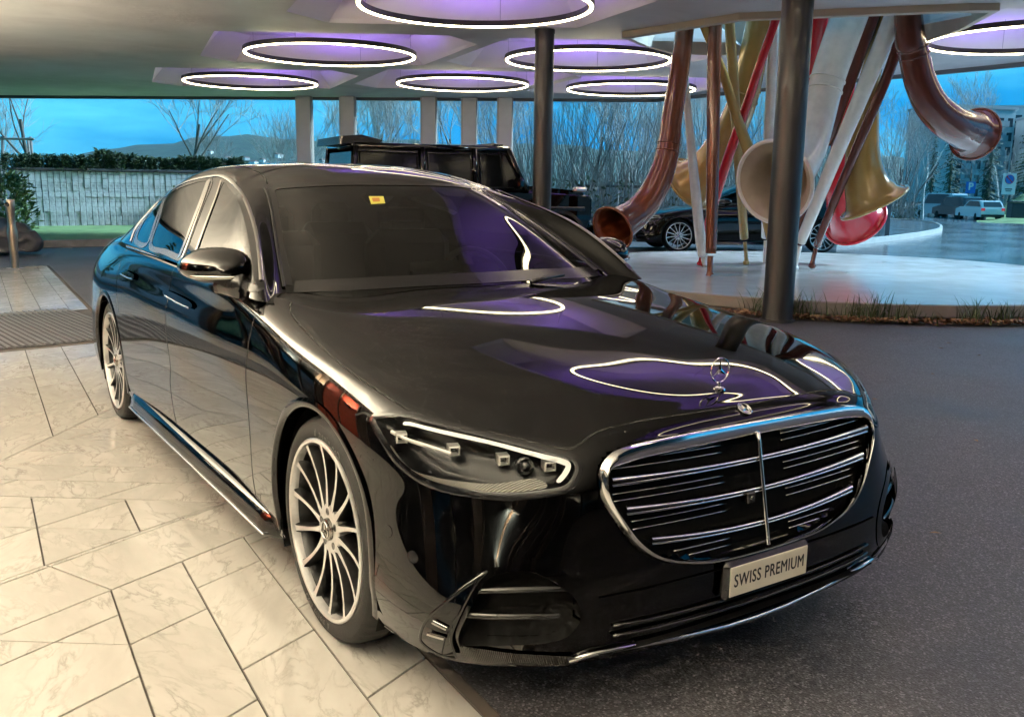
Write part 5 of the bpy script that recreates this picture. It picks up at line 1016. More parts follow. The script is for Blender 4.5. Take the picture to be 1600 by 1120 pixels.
for k in range(120):
    px=rg.uniform(225,520) if k<100 else rg.uniform(1380,1600); la=(px-800)/1450*3000; i=int(np.clip((la+2600)/5800*99,0,98)); j=rg.choice((2,3,3,4,4,5,6)); a=hv[i,j]; b=hv[i+1,j+1]; t=rg.random(); q=a*(1-t)+b*t
    if hme is None: o=hm.build('house',[M['house_wall'],M['house_roof']]); hme=o.data
    else: o=link('house',hme)
    o.location=(q[0],q[1],q[2]-1.5); o.rotation_euler=(0,0,rg.uniform(0,3.14)); s=rg.uniform(.45,.95); o.scale=(s,s,s)
    tag(o,'tiny pale house on the wooded hillside across the lake' if k<100 else 'tiny pale house on the far slope at the right','house','houses on the far hillside' if k<100 else 'houses on the far right slope')
# ------------------------------------------------------------------ black off-roader
def make_offroader():
    h=np.array((.15,.985)); h/=np.linalg.norm(h); left=np.array((-h[1],h[0])); c=np.array((-9.50,3.1))+h*2.22+left*.88
    r=empty('off_road_car',(float(c[0]),float(c[1]),0),math.atan2(h[1],h[0]),'black boxy off-road car parked behind the saloon','car')
    r.scale=(.86,.915,.915); M['suv_glass']=pbr('suv_glass',(.006,.007,.008),.10,spec=.25); P_=M['paint']; G_=M['suv_glass']; K=M['satin_black']; z0=.16
    mb=MB(); prism(mb,[(-2.28,.78),(2.1,.78),(2.18,.95),(2.18,1.30),(2.12,1.36),(.86,1.44),(-2.28,1.44)],-.88,.88,bev=.05); mb.build('body',P_,r)
    mb=MB(); prism(mb,[(.80,1.40),(2.10,1.33),(2.16,1.38),(2.08,1.445),(.84,1.53)],-.68,.68,bev=.05); mb.build('bonnet',P_,r)
    # cabin as pillars, roof and glass
    def bar(a,b,w=.05,mb=None): mb.tube([a,b],w,6)
    yb,yt=.855,.79; zb,zt=1.44,2.08
    mb=MB(); v=[]
    for s in(-1,1):
        for (x0,x1) in(((.86,.52)),((-.10,-.12)),((-1.05,-1.05)),((-2.24,-2.18))): bar((x0,s*yb,zb-.03),(x1,s*yt,zt),.062,mb)
        bar((.52,s*yt,zt),(-2.18,s*yt,zt),.055,mb)
    bar((.52,-yt,zt),(.52,yt,zt),.055,mb); bar((-2.18,-yt,zt),(-2.18,yt,zt),.055,mb)
    mb.build('window_pillars',P_,r,smooth=True)
    mb=MB(); prism(mb,[(-2.22,zt-.03),(.50,zt-.03),(.46,zt+.05),(-2.18,zt+.05)],-yt-.02,yt+.02,bev=.04); ro=mb.build('roof',P_,r)
    for k in range(5):
        mb=MB(); mb.box((-.8,-.6+.3*k,zt+.052),(2.5,.05,.02),bev=.008); mb.build('roof_rib',P_,ro)
    mb=MB(); prism(mb,[(-2.42,zt+.02),(-1.75,zt+.05),(-1.70,zt+.10),(-2.05,zt+.17),(-2.40,zt+.14)],-.76,.76,bev=.03); mb.build('roof_spoiler',K,r)
    mb=MB(); prism(mb,[(.30,zt+.04),(.55,zt+.03),(.52,zt+.10),(.33,zt+.11)],-.62,.62,bev=.02); mb.build('roof_light_bar',K,r)
    def quad(name,pts,mat=G_):
        q=MB(); q.add(pts,[(0,1,2,3)]); return q.build(name,mat,r)
    for s in(-1,1):
        for x0,x1 in((.78,-.06),(-.16,-1.0),(-1.12,-2.16)):
            k=.34/.64 if x0>.7 else 0
            quad('side_window',[(x0,s*(yb+.01),zb),(x1,s*(yb+.01),zb),(x1,s*(yt+.02),zt-.04),(x0-(.30 if x0>.7 else 0),s*(yt+.02),zt-.04)])
            fr=MB(); A=[(x0-.02,s*(yb+.028),zb+.04),(x1+.04,s*(yb+.028),zb+.04),(x1+.04,s*(yt+.04),zt-.08),(x0-(.30 if x0>.7 else .03),s*(yt+.04),zt-.08)]; fr.tube(A,.016,5,closed=True); fr.build('window_frame',K,r)
        mb=MB(); mb.box((-.05,s*.905,1.14),(4.1,.03,.07),bev=.01); mb.build('side_moulding',K,r)
        for x in(1.42,-1.42):
            fl=MB(); th=np.linspace(-.15,math.pi+.15,20); v=[];f=[]
            for t in th:
                for dr,y in((.60,.84),(.62,1.0),(.55,1.03),(.52,.84)): v.append((x+dr*math.cos(t),s*y,.52+dr*math.sin(t)))
            for i in range(19):
                for k in range(4): f.append((i*4+k,i*4+4+k,i*4+4+(k+1)%4,i*4+(k+1)%4))
            fl.add(v,f); o=fl.build('wheel_flare',K,r); shade_auto(o,40)
            w=empty('wheel',(x,s*.98,.47)); w.parent=r
            q=MB(); q.lathe([(.27,-.02),(.30,.0),(.40,.005),(.46,-.03),(.47,-.08),(.47,-.22),(.44,-.27),(.3,-.28)],40,ax='y'); 
            if s<0: q.v=[(a,-b,c_) for a,b,c_ in q.v]
            o=q.build('tyre',M['rubber'],w); shade_auto(o,40)
            q=MB(); q.lathe([(.28,-.01),(.27,-.03),(.25,-.12),(0,-.12)],30,ax='y')
            for k in range(5):
                a=k*1.2566; q.box((.14*math.cos(a),-.04,.14*math.sin(a)),(.02,.03,.02)); q.tube([(.05*math.cos(a),-.03,.05*math.sin(a)),(.27*math.cos(a),-.02,.27*math.sin(a))],.03,5)
            if s<0: q.v=[(a,-b,c_) for a,b,c_ in q.v]
            o=q.build('rim',M['rim_black'],w)
        for nm,x,y,z in(('headlight',2.19,.62,1.17),):
            q=MB(); q.lathe([(0,.02),(.10,.015),(.125,.0),(.125,-.05)],24,c=(x,s*y,z),ax='x'); q.build('headlight',M['lamp_silver'],r,smooth=True)
        q=MB(); q.box((1.98,s*.74,1.46),(.26,.12,.09),bev=.03); q.build('indicator',M['lamp_silver'],r)
        q=MB(); q.box((.62,s*1.02,1.55),(.12,.24,.17),bev=.04); m1=q.build('door_mirror',P_,r)
        q=MB(); q.tube([(.62,s*.86,1.50),(.62,s*.95,1.50)],.025,6); q.build('mirror_arm',K,m1)
        for x in(.05,-.95):
            q=MB(); q.box((x,s*.905,1.33),(.20,.03,.035),bev=.01); q.build('door_handle',K,r)
        q=MB(); q.tube([(1.0,s*1.0,.50),(-1.0,s*1.0,.50)],.05,8); q.build('side_step',M['chrome_dark'],r)
    quad('windscreen',[(.88,-.80,zb+.02),(.88,.80,zb+.02),(.56,.74,zt-.03),(.56,-.74,zt-.03)],G_)
    quad('rear_window',[(-2.26,-.72,zb+.06),(-2.26,.72,zb+.06),(-2.21,.68,zt-.08),(-2.21,-.68,zt-.08)])
    q=MB(); q.box((2.20,0,1.12),(.04,.86,.34),bev=.02); g=q.build('grille',K,r)
    for k in range(7):
        q=MB(); q.box((2.225,-.36+.12*k,1.12),(.02,.035,.30),bev=.005); q.build('grille_bar',M['chrome_dark'],g)
    q=MB(); q.box((2.26,0,.72),(.28,1.86,.30),bev=.05); q.build('front_bumper',P_,r); q=MB(); q.box((-2.34,0,.72),(.2,1.8,.28),bev=.05); q.build('rear_bumper',P_,r)
    q=MB(); q.lathe([(0,-2.62),(.34,-2.60),(.38,-2.54),(.38,-2.32)],32,c=(0,0,1.16),ax='x'); q.build('spare_wheel',P_,r)
    q=MB(); q.box((-.1,0,.62),(4.2,1.5,.4)); q.build('underbody',M['liner'],r)
    q=MB(); q.box((-.7,0,1.0),(2.9,1.55,.5)); 
    for x in(.05,-.95):
        for y in(-.4,.4): q.box((x-.1,y,1.5),(.16,.5,.55),bev=.05)
    q.build('cabin_interior',M['leather'],r)
    return r
make_offroader()
# ------------------------------------------------------------------ the black saloon
def uvs(name): return np.array(FEAT[name],float)
class SurfKit:
    def __init__(s,net): s.n=net
    def ribbon(s,path,w,off,side,mb,closed=False,dens=5,bulge=0.0,wfun=None,mi=0):
        P=cr_spline(path,dens,closed) if dens>1 else np.array(path,float)
        m=len(P); X=s.n.at(P[:,0],P[:,1],off); Nn=s.n.nrm(P[:,0],P[:,1])
        if closed: T=np.roll(X,-1,0)-np.roll(X,1,0)
        else: T=np.gradient(X,axis=0)
        T/=np.maximum(np.linalg.norm(T,axis=1,keepdims=True),1e-9); S=np.cross(T,Nn)
        ww=np.full(m,w/2.) if wfun is None else np.array([wfun(k/(m-1))*w/2 for k in range(m)])
        A=X-S*ww[:,None]; M=X+Nn*bulge; C=X+S*ww[:,None]
        mm=np.array([1,side,1.]); v=np.concatenate([A,M,C])*mm; f=[]
        for i in range(m if closed else m-1):
            j=(i+1)%m
            for a,b in((0,m),(m,2*m)):
                q=(a+i,a+j,b+j,b+i); f.append(q if side>0 else q[::-1])
        mb.add(v,f,mi)
    def patch(s,poly,off,side,name,mat,parent,dens=4,step=.018,bowl=0.0,bd=.05,closed=True):
        """exact-outline patch on the surface; bowl sinks the inside"""
        P=cr_spline(poly,dens,True) if dens>1 else np.array(poly,float)
        lo=P.min(0); hi=P.max(0)
        gx=np.arange(lo[0]+step/2,hi[0],step); gy=np.arange(lo[1]+step/2,hi[1],step)
        X,Y=np.meshgrid(gx,gy); X=X.ravel(); Y=Y.ravel(); k=inside(P,X,Y)
        X=X[k];Y=Y[k]
        if len(X):
            d=np.min(np.hypot(X[:,None]-P[None,:,0],Y[:,None]-P[None,:,1]),1); k=d>step*.45; X=X[k];Y=Y[k];d=d[k]
        else: d=np.zeros(0)
        pts=[V3((a,b)) for a,b in P]+[V3((a,b)) for a,b in zip(X,Y)]
        n=len(P)
        r=mathutils.geometry.delaunay_2d_cdt(pts,[(i,(i+1)%n) for i in range(n)],[list(range(n))],1,1e-5)
        vs=np.array([tuple(q) for q in r[0]]); fs=r[2]
        dd=np.min(np.hypot(vs[:,0][:,None]-P[None,:,0],vs[:,1][:,None]-P[None,:,1]),1)
        o=off-bowl*np.clip(dd/bd,0,1)**.7
        X3=s.n.at(vs[:,0],vs[:,1],o)*np.array([1,side,1.])
        # orient outward
        f0=fs[0]; a,b,c=[X3[i] for i in f0[:3]]; nn=s.n.nrm([vs[f0[0],0]],[vs[f0[0],1]])[0]*np.array([1,side,1.])
        flip=np.dot(np.cross(b-a,c-a),nn)<0
        return mesh(name,X3,[tuple(q[::-1]) if flip else tuple(q) for q in fs],mat,parent,smooth=True)
    def grid(s,mask,name,mat,parent,sides=(-1,1),off=0.0):
        n=s.n; nv,nu=n.G.shape[:2]; V=[];F=[];NN=[]
        jj,ii=np.where(mask)
        for side in sides:
            m=np.array([1,side,1.]); idx=-np.ones((nv,nu),int); base=len(V)
            need=np.zeros((nv,nu),bool)
            for a,b in((0,0),(0,1),(1,0),(1,1)): need[jj+a,ii+b]=True
            J,I=np.where(need); idx[J,I]=np.arange(len(J))+base
            V+=list((n.G[J,I]+n.Nn[J,I]*off)*m); NN+=list(n.Nn[J,I]*m)
            q=np.stack([idx[jj,ii],idx[jj,ii+1],idx[jj+1,ii+1],idx[jj+1,ii]],1)
            if side*n.sg<0: q=q[:,::-1]
            F+=q.tolist()
        return mesh(name,V,F,mat,parent,normals=NN)
def shrink(poly,d):
    P=np.array(poly,float); c=P.mean(0); T=np.roll(P,-1,0)-np.roll(P,1,0); nrm=np.stack([T[:,1],-T[:,0]],1); nrm/=np.maximum(np.linalg.norm(nrm,axis=1,keepdims=True),1e-9)
    A=np.sum(P[:,0]*np.roll(P[:,1],-1)-np.roll(P[:,0],-1)*P[:,1])
    return P-nrm*d*(1 if A>0 else -1)
def star_emblem(mb,c,r,X,Y,Z,tube=.1,depth=.12,mi=0):
    """three-pointed star in a ring; X right, Y up, Z out"""
    c,X,Y,Z=[V3(q) for q in (c,X,Y,Z)]
    mb.tube([c+(X*math.cos(a)+Y*math.sin(a))*r for a in np.linspace(0,2*math.pi,33)[:-1]],r*tube,6,closed=True,mi=mi)
    for k in range(3):
        a=math.pi/2+k*2*math.pi/3; d=X*math.cos(a)+Y*math.sin(a); e=X*math.cos(a+math.pi/2)+Y*math.sin(a+math.pi/2)
        w=r*.17; v=[c+e*w+d*w*.55,c-e*w+d*w*.55,c+d*r,c+Z*r*depth,c-Z*r*depth]
        mb.add(v,[(0,2,3),(2,1,3),(2,0,4),(1,2,4),(1,0,3),(0,1,4)],mi)
def make_wheel(name,loc,side,root,M,rot=0.0,nsp=14,parts=True):
    """axis along y, outer face towards side"""
    w=empty(name,(loc[0],loc[1],loc[2])); w.parent=root; w.rotation_euler=(0,0,rot)
    s=side; R=.356
    # tyre: profile (r, y) with y=0 at the outer rim plane, inwards negative
    prof=[(.262,-.215),(.285,-.232),(.315,-.238),(.337,-.233),(.3485,-.215),(.3555,-.185),(.3565,-.1425),(.3565,-.139),(.349,-.138),(.349,-.131),(.3568,-.130),(.357,-.118),(.3568,-.107),(.349,-.106),(.349,-.099),(.3565,-.098),(.3555,-.052),(.3525,-.036),(.3485,-.022),(.340,-.009),(.332,-.003),(.3305,-.004),(.322,.001),(.306,.003),(.296,.001),(.288,-.004),(.282,-.006),(.275,-.014)]
    n=132; v=[];f=[]
    for q,(r,h) in enumerate(prof):
        for k in range(n):
            a=2*math.pi*k/n; rr=r
            if r>.345 and (h>-.06 or h<-.19) and h>-.24:
                if k%3==0: rr-=.0045
            v.append((rr*math.cos(a),s*h,rr*math.sin(a)))
    for i in range(len(prof)-1):
        for k in range(n):
            q=(i*n+k,i*n+(k+1)%n,(i+1)*n+(k+1)%n,(i+1)*n+k); f.append(q if s>0 else q[::-1])
    ty=mesh('tyre',v,f,M['rubber'],w,smooth=True); shade_auto(ty,50)
    mb=MB(); mb.lathe([(.247,-.2),(.252,-.12),(.258,-.06),(.262,-.035),(.268,-.022)],64,ax='y'); mb.lathe([(.268,-.022),(.270,-.006),(.2725,.003),(.281,.0045),(.286,.001),(.286,-.02)],64,ax='y',mi=1)
    if s<0: mb.v=[(a,-b,c) for a,b,c in mb.v]
    rm=mb.build('rim',[M['rim_black'],M['rim_face']],w,smooth=True); shade_auto(rm,40)
    # spokes
    sp=MB(); rs=[.050,.075,.11,.15,.19,.23,.262,.272]; hh=[-.018,-.018,-.020,-.021,-.019,-.014,-.008,-.006]; ww=[.012,.0105,.0075,.0062,.006,.0066,.0085,.013]; dp=[.03,.034,.04,.042,.04,.034,.028,.024]
    v=[];f=[];mi=[]
    for r,h,wd,d in zip(rs,hh,ww,dp):
        c=.003*math.sin((r-.05)/.22*math.pi)      # slight sweep
        v+=[(r,s*h,c-wd),(r,s*h,c+wd),(r,s*(h-.006),c+wd*1.25),(r,s*(h-d),c+wd*1.9),(r,s*(h-d),c-wd*1.9),(r,s*(h-.006),c-wd*1.25)]
    for i in range(len(rs)-1):
        for k in range(6):
            q=(i*6+k,i*6+(k+1)%6,i*6+6+(k+1)%6,i*6+6+k); f.append(q[::-1] if s>0 else q); mi.append(1 if k==0 else 0)
    me=None
    for k in range(nsp):
        if me is None:
            o=mesh('spoke',v,f,[M['rim_black'],M['rim_face']],w,mi=mi); me=o.data; shade_auto(o,40)
        else: o=link('spoke',me,w)
        o.rotation_euler=(0,2*math.pi*(k+.35)/nsp,0)
    hb=MB(); hb.lathe([(.0,-.02),(.030,-.020),(.070,-.017),(.078,-.021),(.082,-.05)],42,ax='y',mi=1)
    for k in range(5):
        a=2*math.pi*(k+.3)/5; hb.lathe([(0.0,-.0175),(.0115,-.0168),(.0115,-.03)],14,c=(.056*math.cos(a),0,.056*math.sin(a)),ax='y',mi=0)
    hb.lathe([(.0,-.006),(.028,-.007),(.034,-.010),(.036,-.02)],32,ax='y',mi=2)
    if s<0: hb.v=[(a,-b,c) for a,b,c in hb.v]
    hub=hb.build('hub',[M['rim_black'],M['rim_face'],M['cap']],w); shade_auto(hub,40)
    em=MB(); star_emblem(em,(0,s*-.005,0),.026,(-s,0,0),(0,0,1),(0,s,0),.07,.12); em.build('emblem',M['chrome'],w)
    bd=MB(); bd.lathe([(.09,-.09),(.20,-.09),(.20,-.115),(.09,-.115)],48,ax='y')
    if s<0: bd.v=[(a,-b,c) for a,b,c in bd.v]
    b=bd.build('brake_disc',M['disc'],w); shade_auto(b,40)
    cp=MB(); cp.tube([(.165*math.cos(a),s*-.085,.165*math.sin(a)) for a in np.linspace(-.5,.6,9)],.034,8,flat=.8); cp.build('brake_caliper',M['dark_metal'],w,smooth=True)
    if parts:
        lt=MB()
        for word,a0 in (('Continental',-.15),('Continental',math.pi-.15)):
            for i,ch in enumerate(word):
                t=text_mesh(ch,.034); a=a0+(i-5)*.066*(.75 if ch in 'itl' else 1)
                for q in [1]:
                    vs=[]
                    for p in t.vertices:
                        x,y=p.co.x,p.co.y; r=.305+y; ang=-(a)+math.pi/2-x/.31 if s>0 else (a)-math.pi/2+x/.31-math.pi
                        vs.append((r*math.cos(ang),s*.0042,r*math.sin(ang)))
                    lt.add(vs,[tuple(pp.vertices) for pp in t.polygons])
                bpy.data.meshes.remove(t)
        lt.build('tyre_lettering',M['rubber_letters'],w)
    return w
def make_saloon(M,label,cat):
    root=empty('saloon_car',(0,0,0),0,label,cat)
    _b=body_net(); Bn=_b.build(400,164,(_b.row(5)+.03,_b.row(6)+.10,260)); Cn=cabin_net().build(280,104)
    KC=SurfKit(Cn); Bf=copy.copy(Bn); Bf.G=Bn.G.copy(); KB=SurfKit(Bf); KG=KB; Bs=Bn; Bn=Bf
    # ---- classify the body faces
    uc=(Bn.us[:-1]+Bn.us[1:])/2; vc=(Bn.vs[:-1]+Bn.vs[1:])/2; U,Vv=np.meshgrid(uc,vc)
    P=(Bn.G[:-1,:-1]+Bn.G[1:,1:]+Bn.G[:-1,1:]+Bn.G[1:,:-1])/4; X,Y,Z=P[...,0],P[...,1],P[...,2]
    RA=.392
    arch=lambda cx:((X-cx)**2+(Z-.352)**2<RA**2)&(Vv<Bn.row(6))&(Y>.6)
    gone=arch(0)|arch(-3.216)
    hl=cr_spline(uvs('headlight'),5,True); gone|=inside(shrink(hl,.012),U,Vv)
    itk=cr_spline(uvs('intake'),5,True); gone|=inside(shrink(itk,.010),U,Vv)
    g=np.array(PT['grille']); GY=GRILLE_YZ
    gone|=inside(shrink(GY,.02),Y,Z)&(X>.6)
    # fold the cut edges inwards behind the trims
    GY_,GZ_,GX_=Bn.G[...,1],Bn.G[...,2],Bn.G[...,0]; UU,VV=np.meshgrid(Bn.us,Bn.vs)
    fold=inside(GRILLE_YZ,GY_,GZ_)&(GX_>.6); Bs.G[fold]-=np.array([.05,0,0])
    for poly_,dd_ in((hl,.03),(itk,.04)):
        k_=inside(poly_,UU,VV); Bs.G[k_]-=Bn.Nn[k_]*dd_
    hlpath=cr_spline(HOODLINE,8)       # (u,v) from windscreen to front centre
    hv=np.interp(U,hlpath[::-1,0],hlpath[::-1,1]); hood=(Vv>hv)&(U<hlpath[0,0])&(X>-.74)
    hood|=(Vv>Bn.row(6))&(X>-.74)&(U>=hlpath[0,0])&(Y<.80)
    inner=(Vv>Bn.row(6)+.06)&(X<=-.74)&(X>-3.55)
    d1=np.interp(Vv,uvs('door1')[::-1,1],uvs('door1')[::-1,0]); d2=np.interp(Vv,uvs('door2')[::-1,1],uvs('door2')[::-1,0]); ue=Bn.col(12)+.02
    skirt=Z<.245
    low=~hood&~inner
    belt=Bn.row(6)+.06
    fd=low&(U>d1)&(U<=d2)&(Vv<belt)&~skirt; rd=low&(U>d2)&(U<=ue)&(Vv<belt)&~skirt&(((X+3.216)**2+(Z-.352)**2)>.43**2)
    bump=low&~fd&~rd&(U<uvs('headlight')[0,0])
    shell=low&~fd&~rd&~bump
    SurfKit(Bs).grid(hood&~gone,'bonnet',M['paint'],root)
    SurfKit(Bs).grid(bump&~gone,'front_bumper',M['paint'],root)
    SurfKit(Bs).grid(shell&~gone,'body_shell',M['paint'],root)
    doors={}
    for sd in(-1,1):
        doors[('f',sd)]=KB.grid(fd&~gone,'front_door',M['paint'],root,(sd,)); doors[('r',sd)]=KB.grid(rd&~gone,'rear_door',M['paint'],root,(sd,))
    # ---- cabin
    uc=(Cn.us[:-1]+Cn.us[1:])/2; vc=(Cn.vs[:-1]+Cn.vs[1:])/2; U2,V2=np.meshgrid(uc,vc)
    ws=(U2<WS_U)&(V2<WS_V)
    wf=inside(uvs('win_f'),U2,V2); wr=inside(uvs('win_r'),U2,V2); wq=inside(uvs('win_q'),U2,V2)
    P2=(Cn.G[:-1,:-1]+Cn.G[1:,1:])/2
    rear=(U2>Cn.col(11))&(V2<Cn.row(2))
    roof=(V2>=Cn.row(2)-.02)&~ws&~wf&~wr&~wq
    KC.grid(ws,'windscreen',M['glass'],root); KC.grid(rear,'rear_window',M['glass'],root)
    KC.grid(roof,'roof',M['roof'],root)
    KC.grid(~(ws|wf|wr|wq|rear|roof),'window_pillars',M['paint'],root)
    for sd in(-1,1):
        KC.grid(wf,'side_window',M['glass_dark'],doors[('f',sd)],(sd,)); KC.grid(wr,'side_window',M['glass_dark'],doors[('r',sd)],(sd,)); KC.grid(wq,'quarter_window',M['glass_dark'],root,(sd,))
    # ---- trims on the cabin
    for sd in(-1,1):
        mb=MB()
        KC.ribbon(DLO,.017,.004,sd,mb,bulge=.004,dens=1)
        mb.build('window_chrome',M['chrome_dark'],root,smooth=True)
        bt=MB(); KB.ribbon(BELT,.016,.006,sd,bt,bulge=.004); bt.build('belt_strip',M['chrome_dark'],root,smooth=True)
        for wn,dk in(('win_f','f'),('win_r','r')):
            q=MB(); KC.ribbon(uvs(wn),.03,.0016,sd,q,closed=True,dens=1); q.build('window_seal',M['seal'],doors[(dk,sd)],smooth=True)
        q=MB(); KC.ribbon(uvs('win_q'),.03,.0016,sd,q,closed=True,dens=1); q.build('quarter_seal',M['seal'],root,smooth=True)
        q=MB(); KC.ribbon(BPIL_A,.013,.005,sd,q,bulge=.003); KC.ribbon(BPIL_B,.013,.005,sd,q,bulge=.003); KC.ribbon([(a+.03,b) for a,b in BPIL_A],.03,.003,sd,q); q.build('pillar_trim',M['chrome_dark'],root,smooth=True)
    q=MB()
    for sd in(-1,1):
        KC.ribbon([(Cn.u0,WS_V-.004),(WS_U-.15,WS_V-.003),(WS_U-.05,WS_V-.006),(WS_U-.012,WS_V-.02),(WS_U-.004,WS_V-.06),(WS_U-.003,.4),(WS_U-.003,.2),(WS_U-.003,.06)],.042,.0022,sd,q)
        KC.ribbon([(Cn.u0,.055),(Cn.u0+.2,.055),(WS_U-.02,.05)],.075,.0018,sd,q)
    q.build('windscreen_frame',M['seal'],root,smooth=True)
    q=MB()
    for sd in(-1,1): KC.ribbon([(WS_U+.012,WS_V+.03),(WS_U+.010,WS_V-.03),(WS_U+.008,.4),(WS_U+.008,.2),(WS_U+.008,.05)],.014,.004,sd,q,bulge=.005); KC.ribbon([(Cn.u0,WS_V+.012),(WS_U-.1,WS_V+.012),(WS_U+.01,WS_V+.012)],.008,.001,sd,q)
    q.build('windscreen_moulding',M['satin_black'],root,smooth=True)
    q=MB()
    for sd in(-1,1): KC.ribbon(ROOFLINE,.008,.001,sd,q,dens=1)
    q.build('roof_seam',M['gap'],root)
    # sensor housing, sticker, wipers
    c=Cn.at([Cn.u0],[WS_V-.085],-.006)[0]; nn=Cn.nrm([Cn.u0],[WS_V-.085])[0]
    KC.patch([(Cn.u0+.001,WS_V-.02),(Cn.u0+.14,WS_V-.02),(Cn.u0+.13,WS_V-.07),(Cn.u0+.07,WS_V-.115),(Cn.u0+.001,WS_V-.12)],-.003,-1,'sensor_housing',M['seal'],root,dens=1,step=.03)
    KC.patch([(Cn.u0+.001,WS_V-.02),(Cn.u0+.14,WS_V-.02),(Cn.u0+.13,WS_V-.07),(Cn.u0+.07,WS_V-.115),(Cn.u0+.001,WS_V-.12)],-.003,1,'sensor_housing',M['seal'],root,dens=1,step=.03)
    st=STICKER; KC.patch(st,.001,-1,'toll_sticker',M['sticker'],root,dens=1,step=.01)
    su,sv=np.mean(st,0); k_=.5
    KC.patch([(su+(a-su)*k_+.004,sv+(b-sv)*k_) for a,b in st],.0016,-1,'sticker_print',M['sticker_print'],root,dens=1,step=.01)
    for a,b in(((.05,.30),(.045,.63)),((-.62,-.02),(-.05,.02)))[:1]:
        wp=MB()
        wp.tube([V3(q) for q in [(-.585,.22,1.012),(-.60,.30,1.022),(-.625,.42,1.028)]],[.010,.009,.006],6); wp.build('wiper_arm',M['satin_black'],root,smooth=True)
    # ---- seams
    for sd in(-1,1):
        q=MB(); KB.ribbon(HOODLINE,.0065,.0008,sd,q,dens=6); q.build('bonnet_gap',M['gap'],root)
        q=MB(); KB.ribbon(uvs('door1'),.006,.0008,sd,q); KB.ribbon([tuple(uvs('door1')[-1]),(uvs('door1')[-1][0]-.0,.075)],.006,.0008,sd,q,dens=3); q.build('door_gap',M['gap'],root)
        q=MB(); KB.ribbon(uvs('door2'),.006,.0008,sd,q); KB.ribbon([tuple(uvs('door2')[-1]),(uvs('door2')[-1][0]+.004,.075)],.006,.0008,sd,q,dens=3); q.build('door_gap',M['gap'],root)
        q=MB(); KB.ribbon([(ue,Bn.row(6)),(ue+.05,Bn.row(5)),(ue+.06,.58),(ue-.02,.47)],.006,.0008,sd,q); q.build('door_gap',M['gap'],root)
        t=uvs('headlight')[0]; q=MB(); KB.ribbon([(t[0]-.005,t[1]),(t[0]+.035,t[1]+.005),(t[0]+.075,t[1]-.018)],.006,.0008,sd,q); q.build('bumper_gap',M['gap'],root)
        KB.patch([(2.33,.79),(2.36,.795),(2.375,.775),(2.345,.765)],.002,sd,'pillar_corner_trim',M['satin_black'],root,dens=1,step=.02)
        # wheel arch lips
        for cx in(0,-3.216):
            th=np.linspace(-.30,math.pi+.30,60); px=cx+RA*np.cos(th); pz=.352+RA*np.sin(th)
            uu=[];vv=[]
            for a,b in zip(px,pz):
                # invert the net near the side
                d=(Bn.G[:,:,0]-a)**2+(Bn.G[:,:,2]-b)**2+np.where((Bn.G[:,:,1]<.6)|(Bn.vs[:,None]>Bn.row(6)),9,0)
                j,i=np.unravel_index(np.argmin(d),d.shape); Yn=Bn.G[j,i]; uu.append(Yn[1]); vv.append(0)
            yy=np.array(uu); k=np.ones(7)/7; yy=np.convolve(np.pad(yy,3,'edge'),k,'valid')
            v=[];f=[]; m=len(th)
            for t_,a,b,y in zip(th,px,pz,yy):
                cs,sn=math.cos(t_),math.sin(t_)
                for dr,dy in((.026,.0005),(.016,.004),(.004,.006),(-.004,.003),(-.006,-.012),(-.004,-.05)):
                    v.append((a+cs*dr,sd*(y+dy),b+sn*dr))
            for i in range(m-1):
                for kk in range(5):
                    q_=(i*6+kk,i*6+6+kk,i*6+7+kk,i*6+1+kk); f.append(q_ if sd<0 else q_[::-1])
            o=mesh('arch_lip',v,f,M['paint'],root,smooth=True)
            lb=MB(); n_=36; v=[];f=[]
            for i in range(n_+1):
                a=-.45+(math.pi+.9)*i/n_
                for y in(.945,.62): v.append((cx+(RA+.012)*math.cos(a),sd*y,.352+(RA+.012)*math.sin(a)))
            for i in range(n_): f.append((2*i,2*i+1,2*i+3,2*i+2))
            base=len(v); v+= [(cx+(RA+.012)*math.cos(-.45+(math.pi+.9)*i/n_),sd*.62,.352+(RA+.012)*math.sin(-.45+(math.pi+.9)*i/n_)) for i in range(n_+1)]+[(cx,sd*.62,.2)]
            for i in range(n_): f.append((base+i,base+i+1,base+n_+1))
            mesh('arch_liner',v,f,M['liner'],root,smooth=False)
        # sill
        v=[];f=[]; xs=np.linspace(-.43,-2.80,30); pr_=[(.915,.262),(.948,.255),(.962,.225),(.966,.200),(.972,.184),(.970,.174),(.94,.166),(.85,.166)]
        for x in xs:
            e=min(1,min(x+2.80,-.43-x)/.12+.35)
            for a,b in pr_: v.append((x,sd*(.90+(a-.90)*e),b))
        for i in range(len(xs)-1):
            for k in range(len(pr_)-1):
                q_=(i*8+k,i*8+k+1,i*8+9+k,i*8+8+k); f.append(q_ if sd<0 else q_[::-1])
        o=mesh('side_skirt',v,f,M['paint'],root,smooth=True)
        q=MB(); q.tube([(x,sd*.9735,.181) for x in np.linspace(-.5,-2.72,12)],.005,6); q.build('skirt_strip',M['chrome'],o,smooth=True)
        # handles
        for hn,dk in(('handle1','f'),('handle2','r')):
            h=uvs(hn); a,b=h[0],h[1]; du=(b-a)/5
            hd=KB.patch([(a[0],a[1]+.012),(b[0],b[1]+.014),(b[0]-.02*np.sign(a[0]-b[0])*-1,b[1]-.012),(a[0],a[1]-.013)],.011,sd,'door_handle',M['paint'],doors[(dk,sd)],dens=5,step=.02)
            q=MB(); KB.ribbon([(a[0],a[1]-.012),((a[0]+b[0])/2,(a[1]+b[1])/2-.014),(b[0],b[1]-.010)],.007,.0125,sd,q,bulge=.003); q.build('handle_strip',M['chrome'],hd,smooth=True)
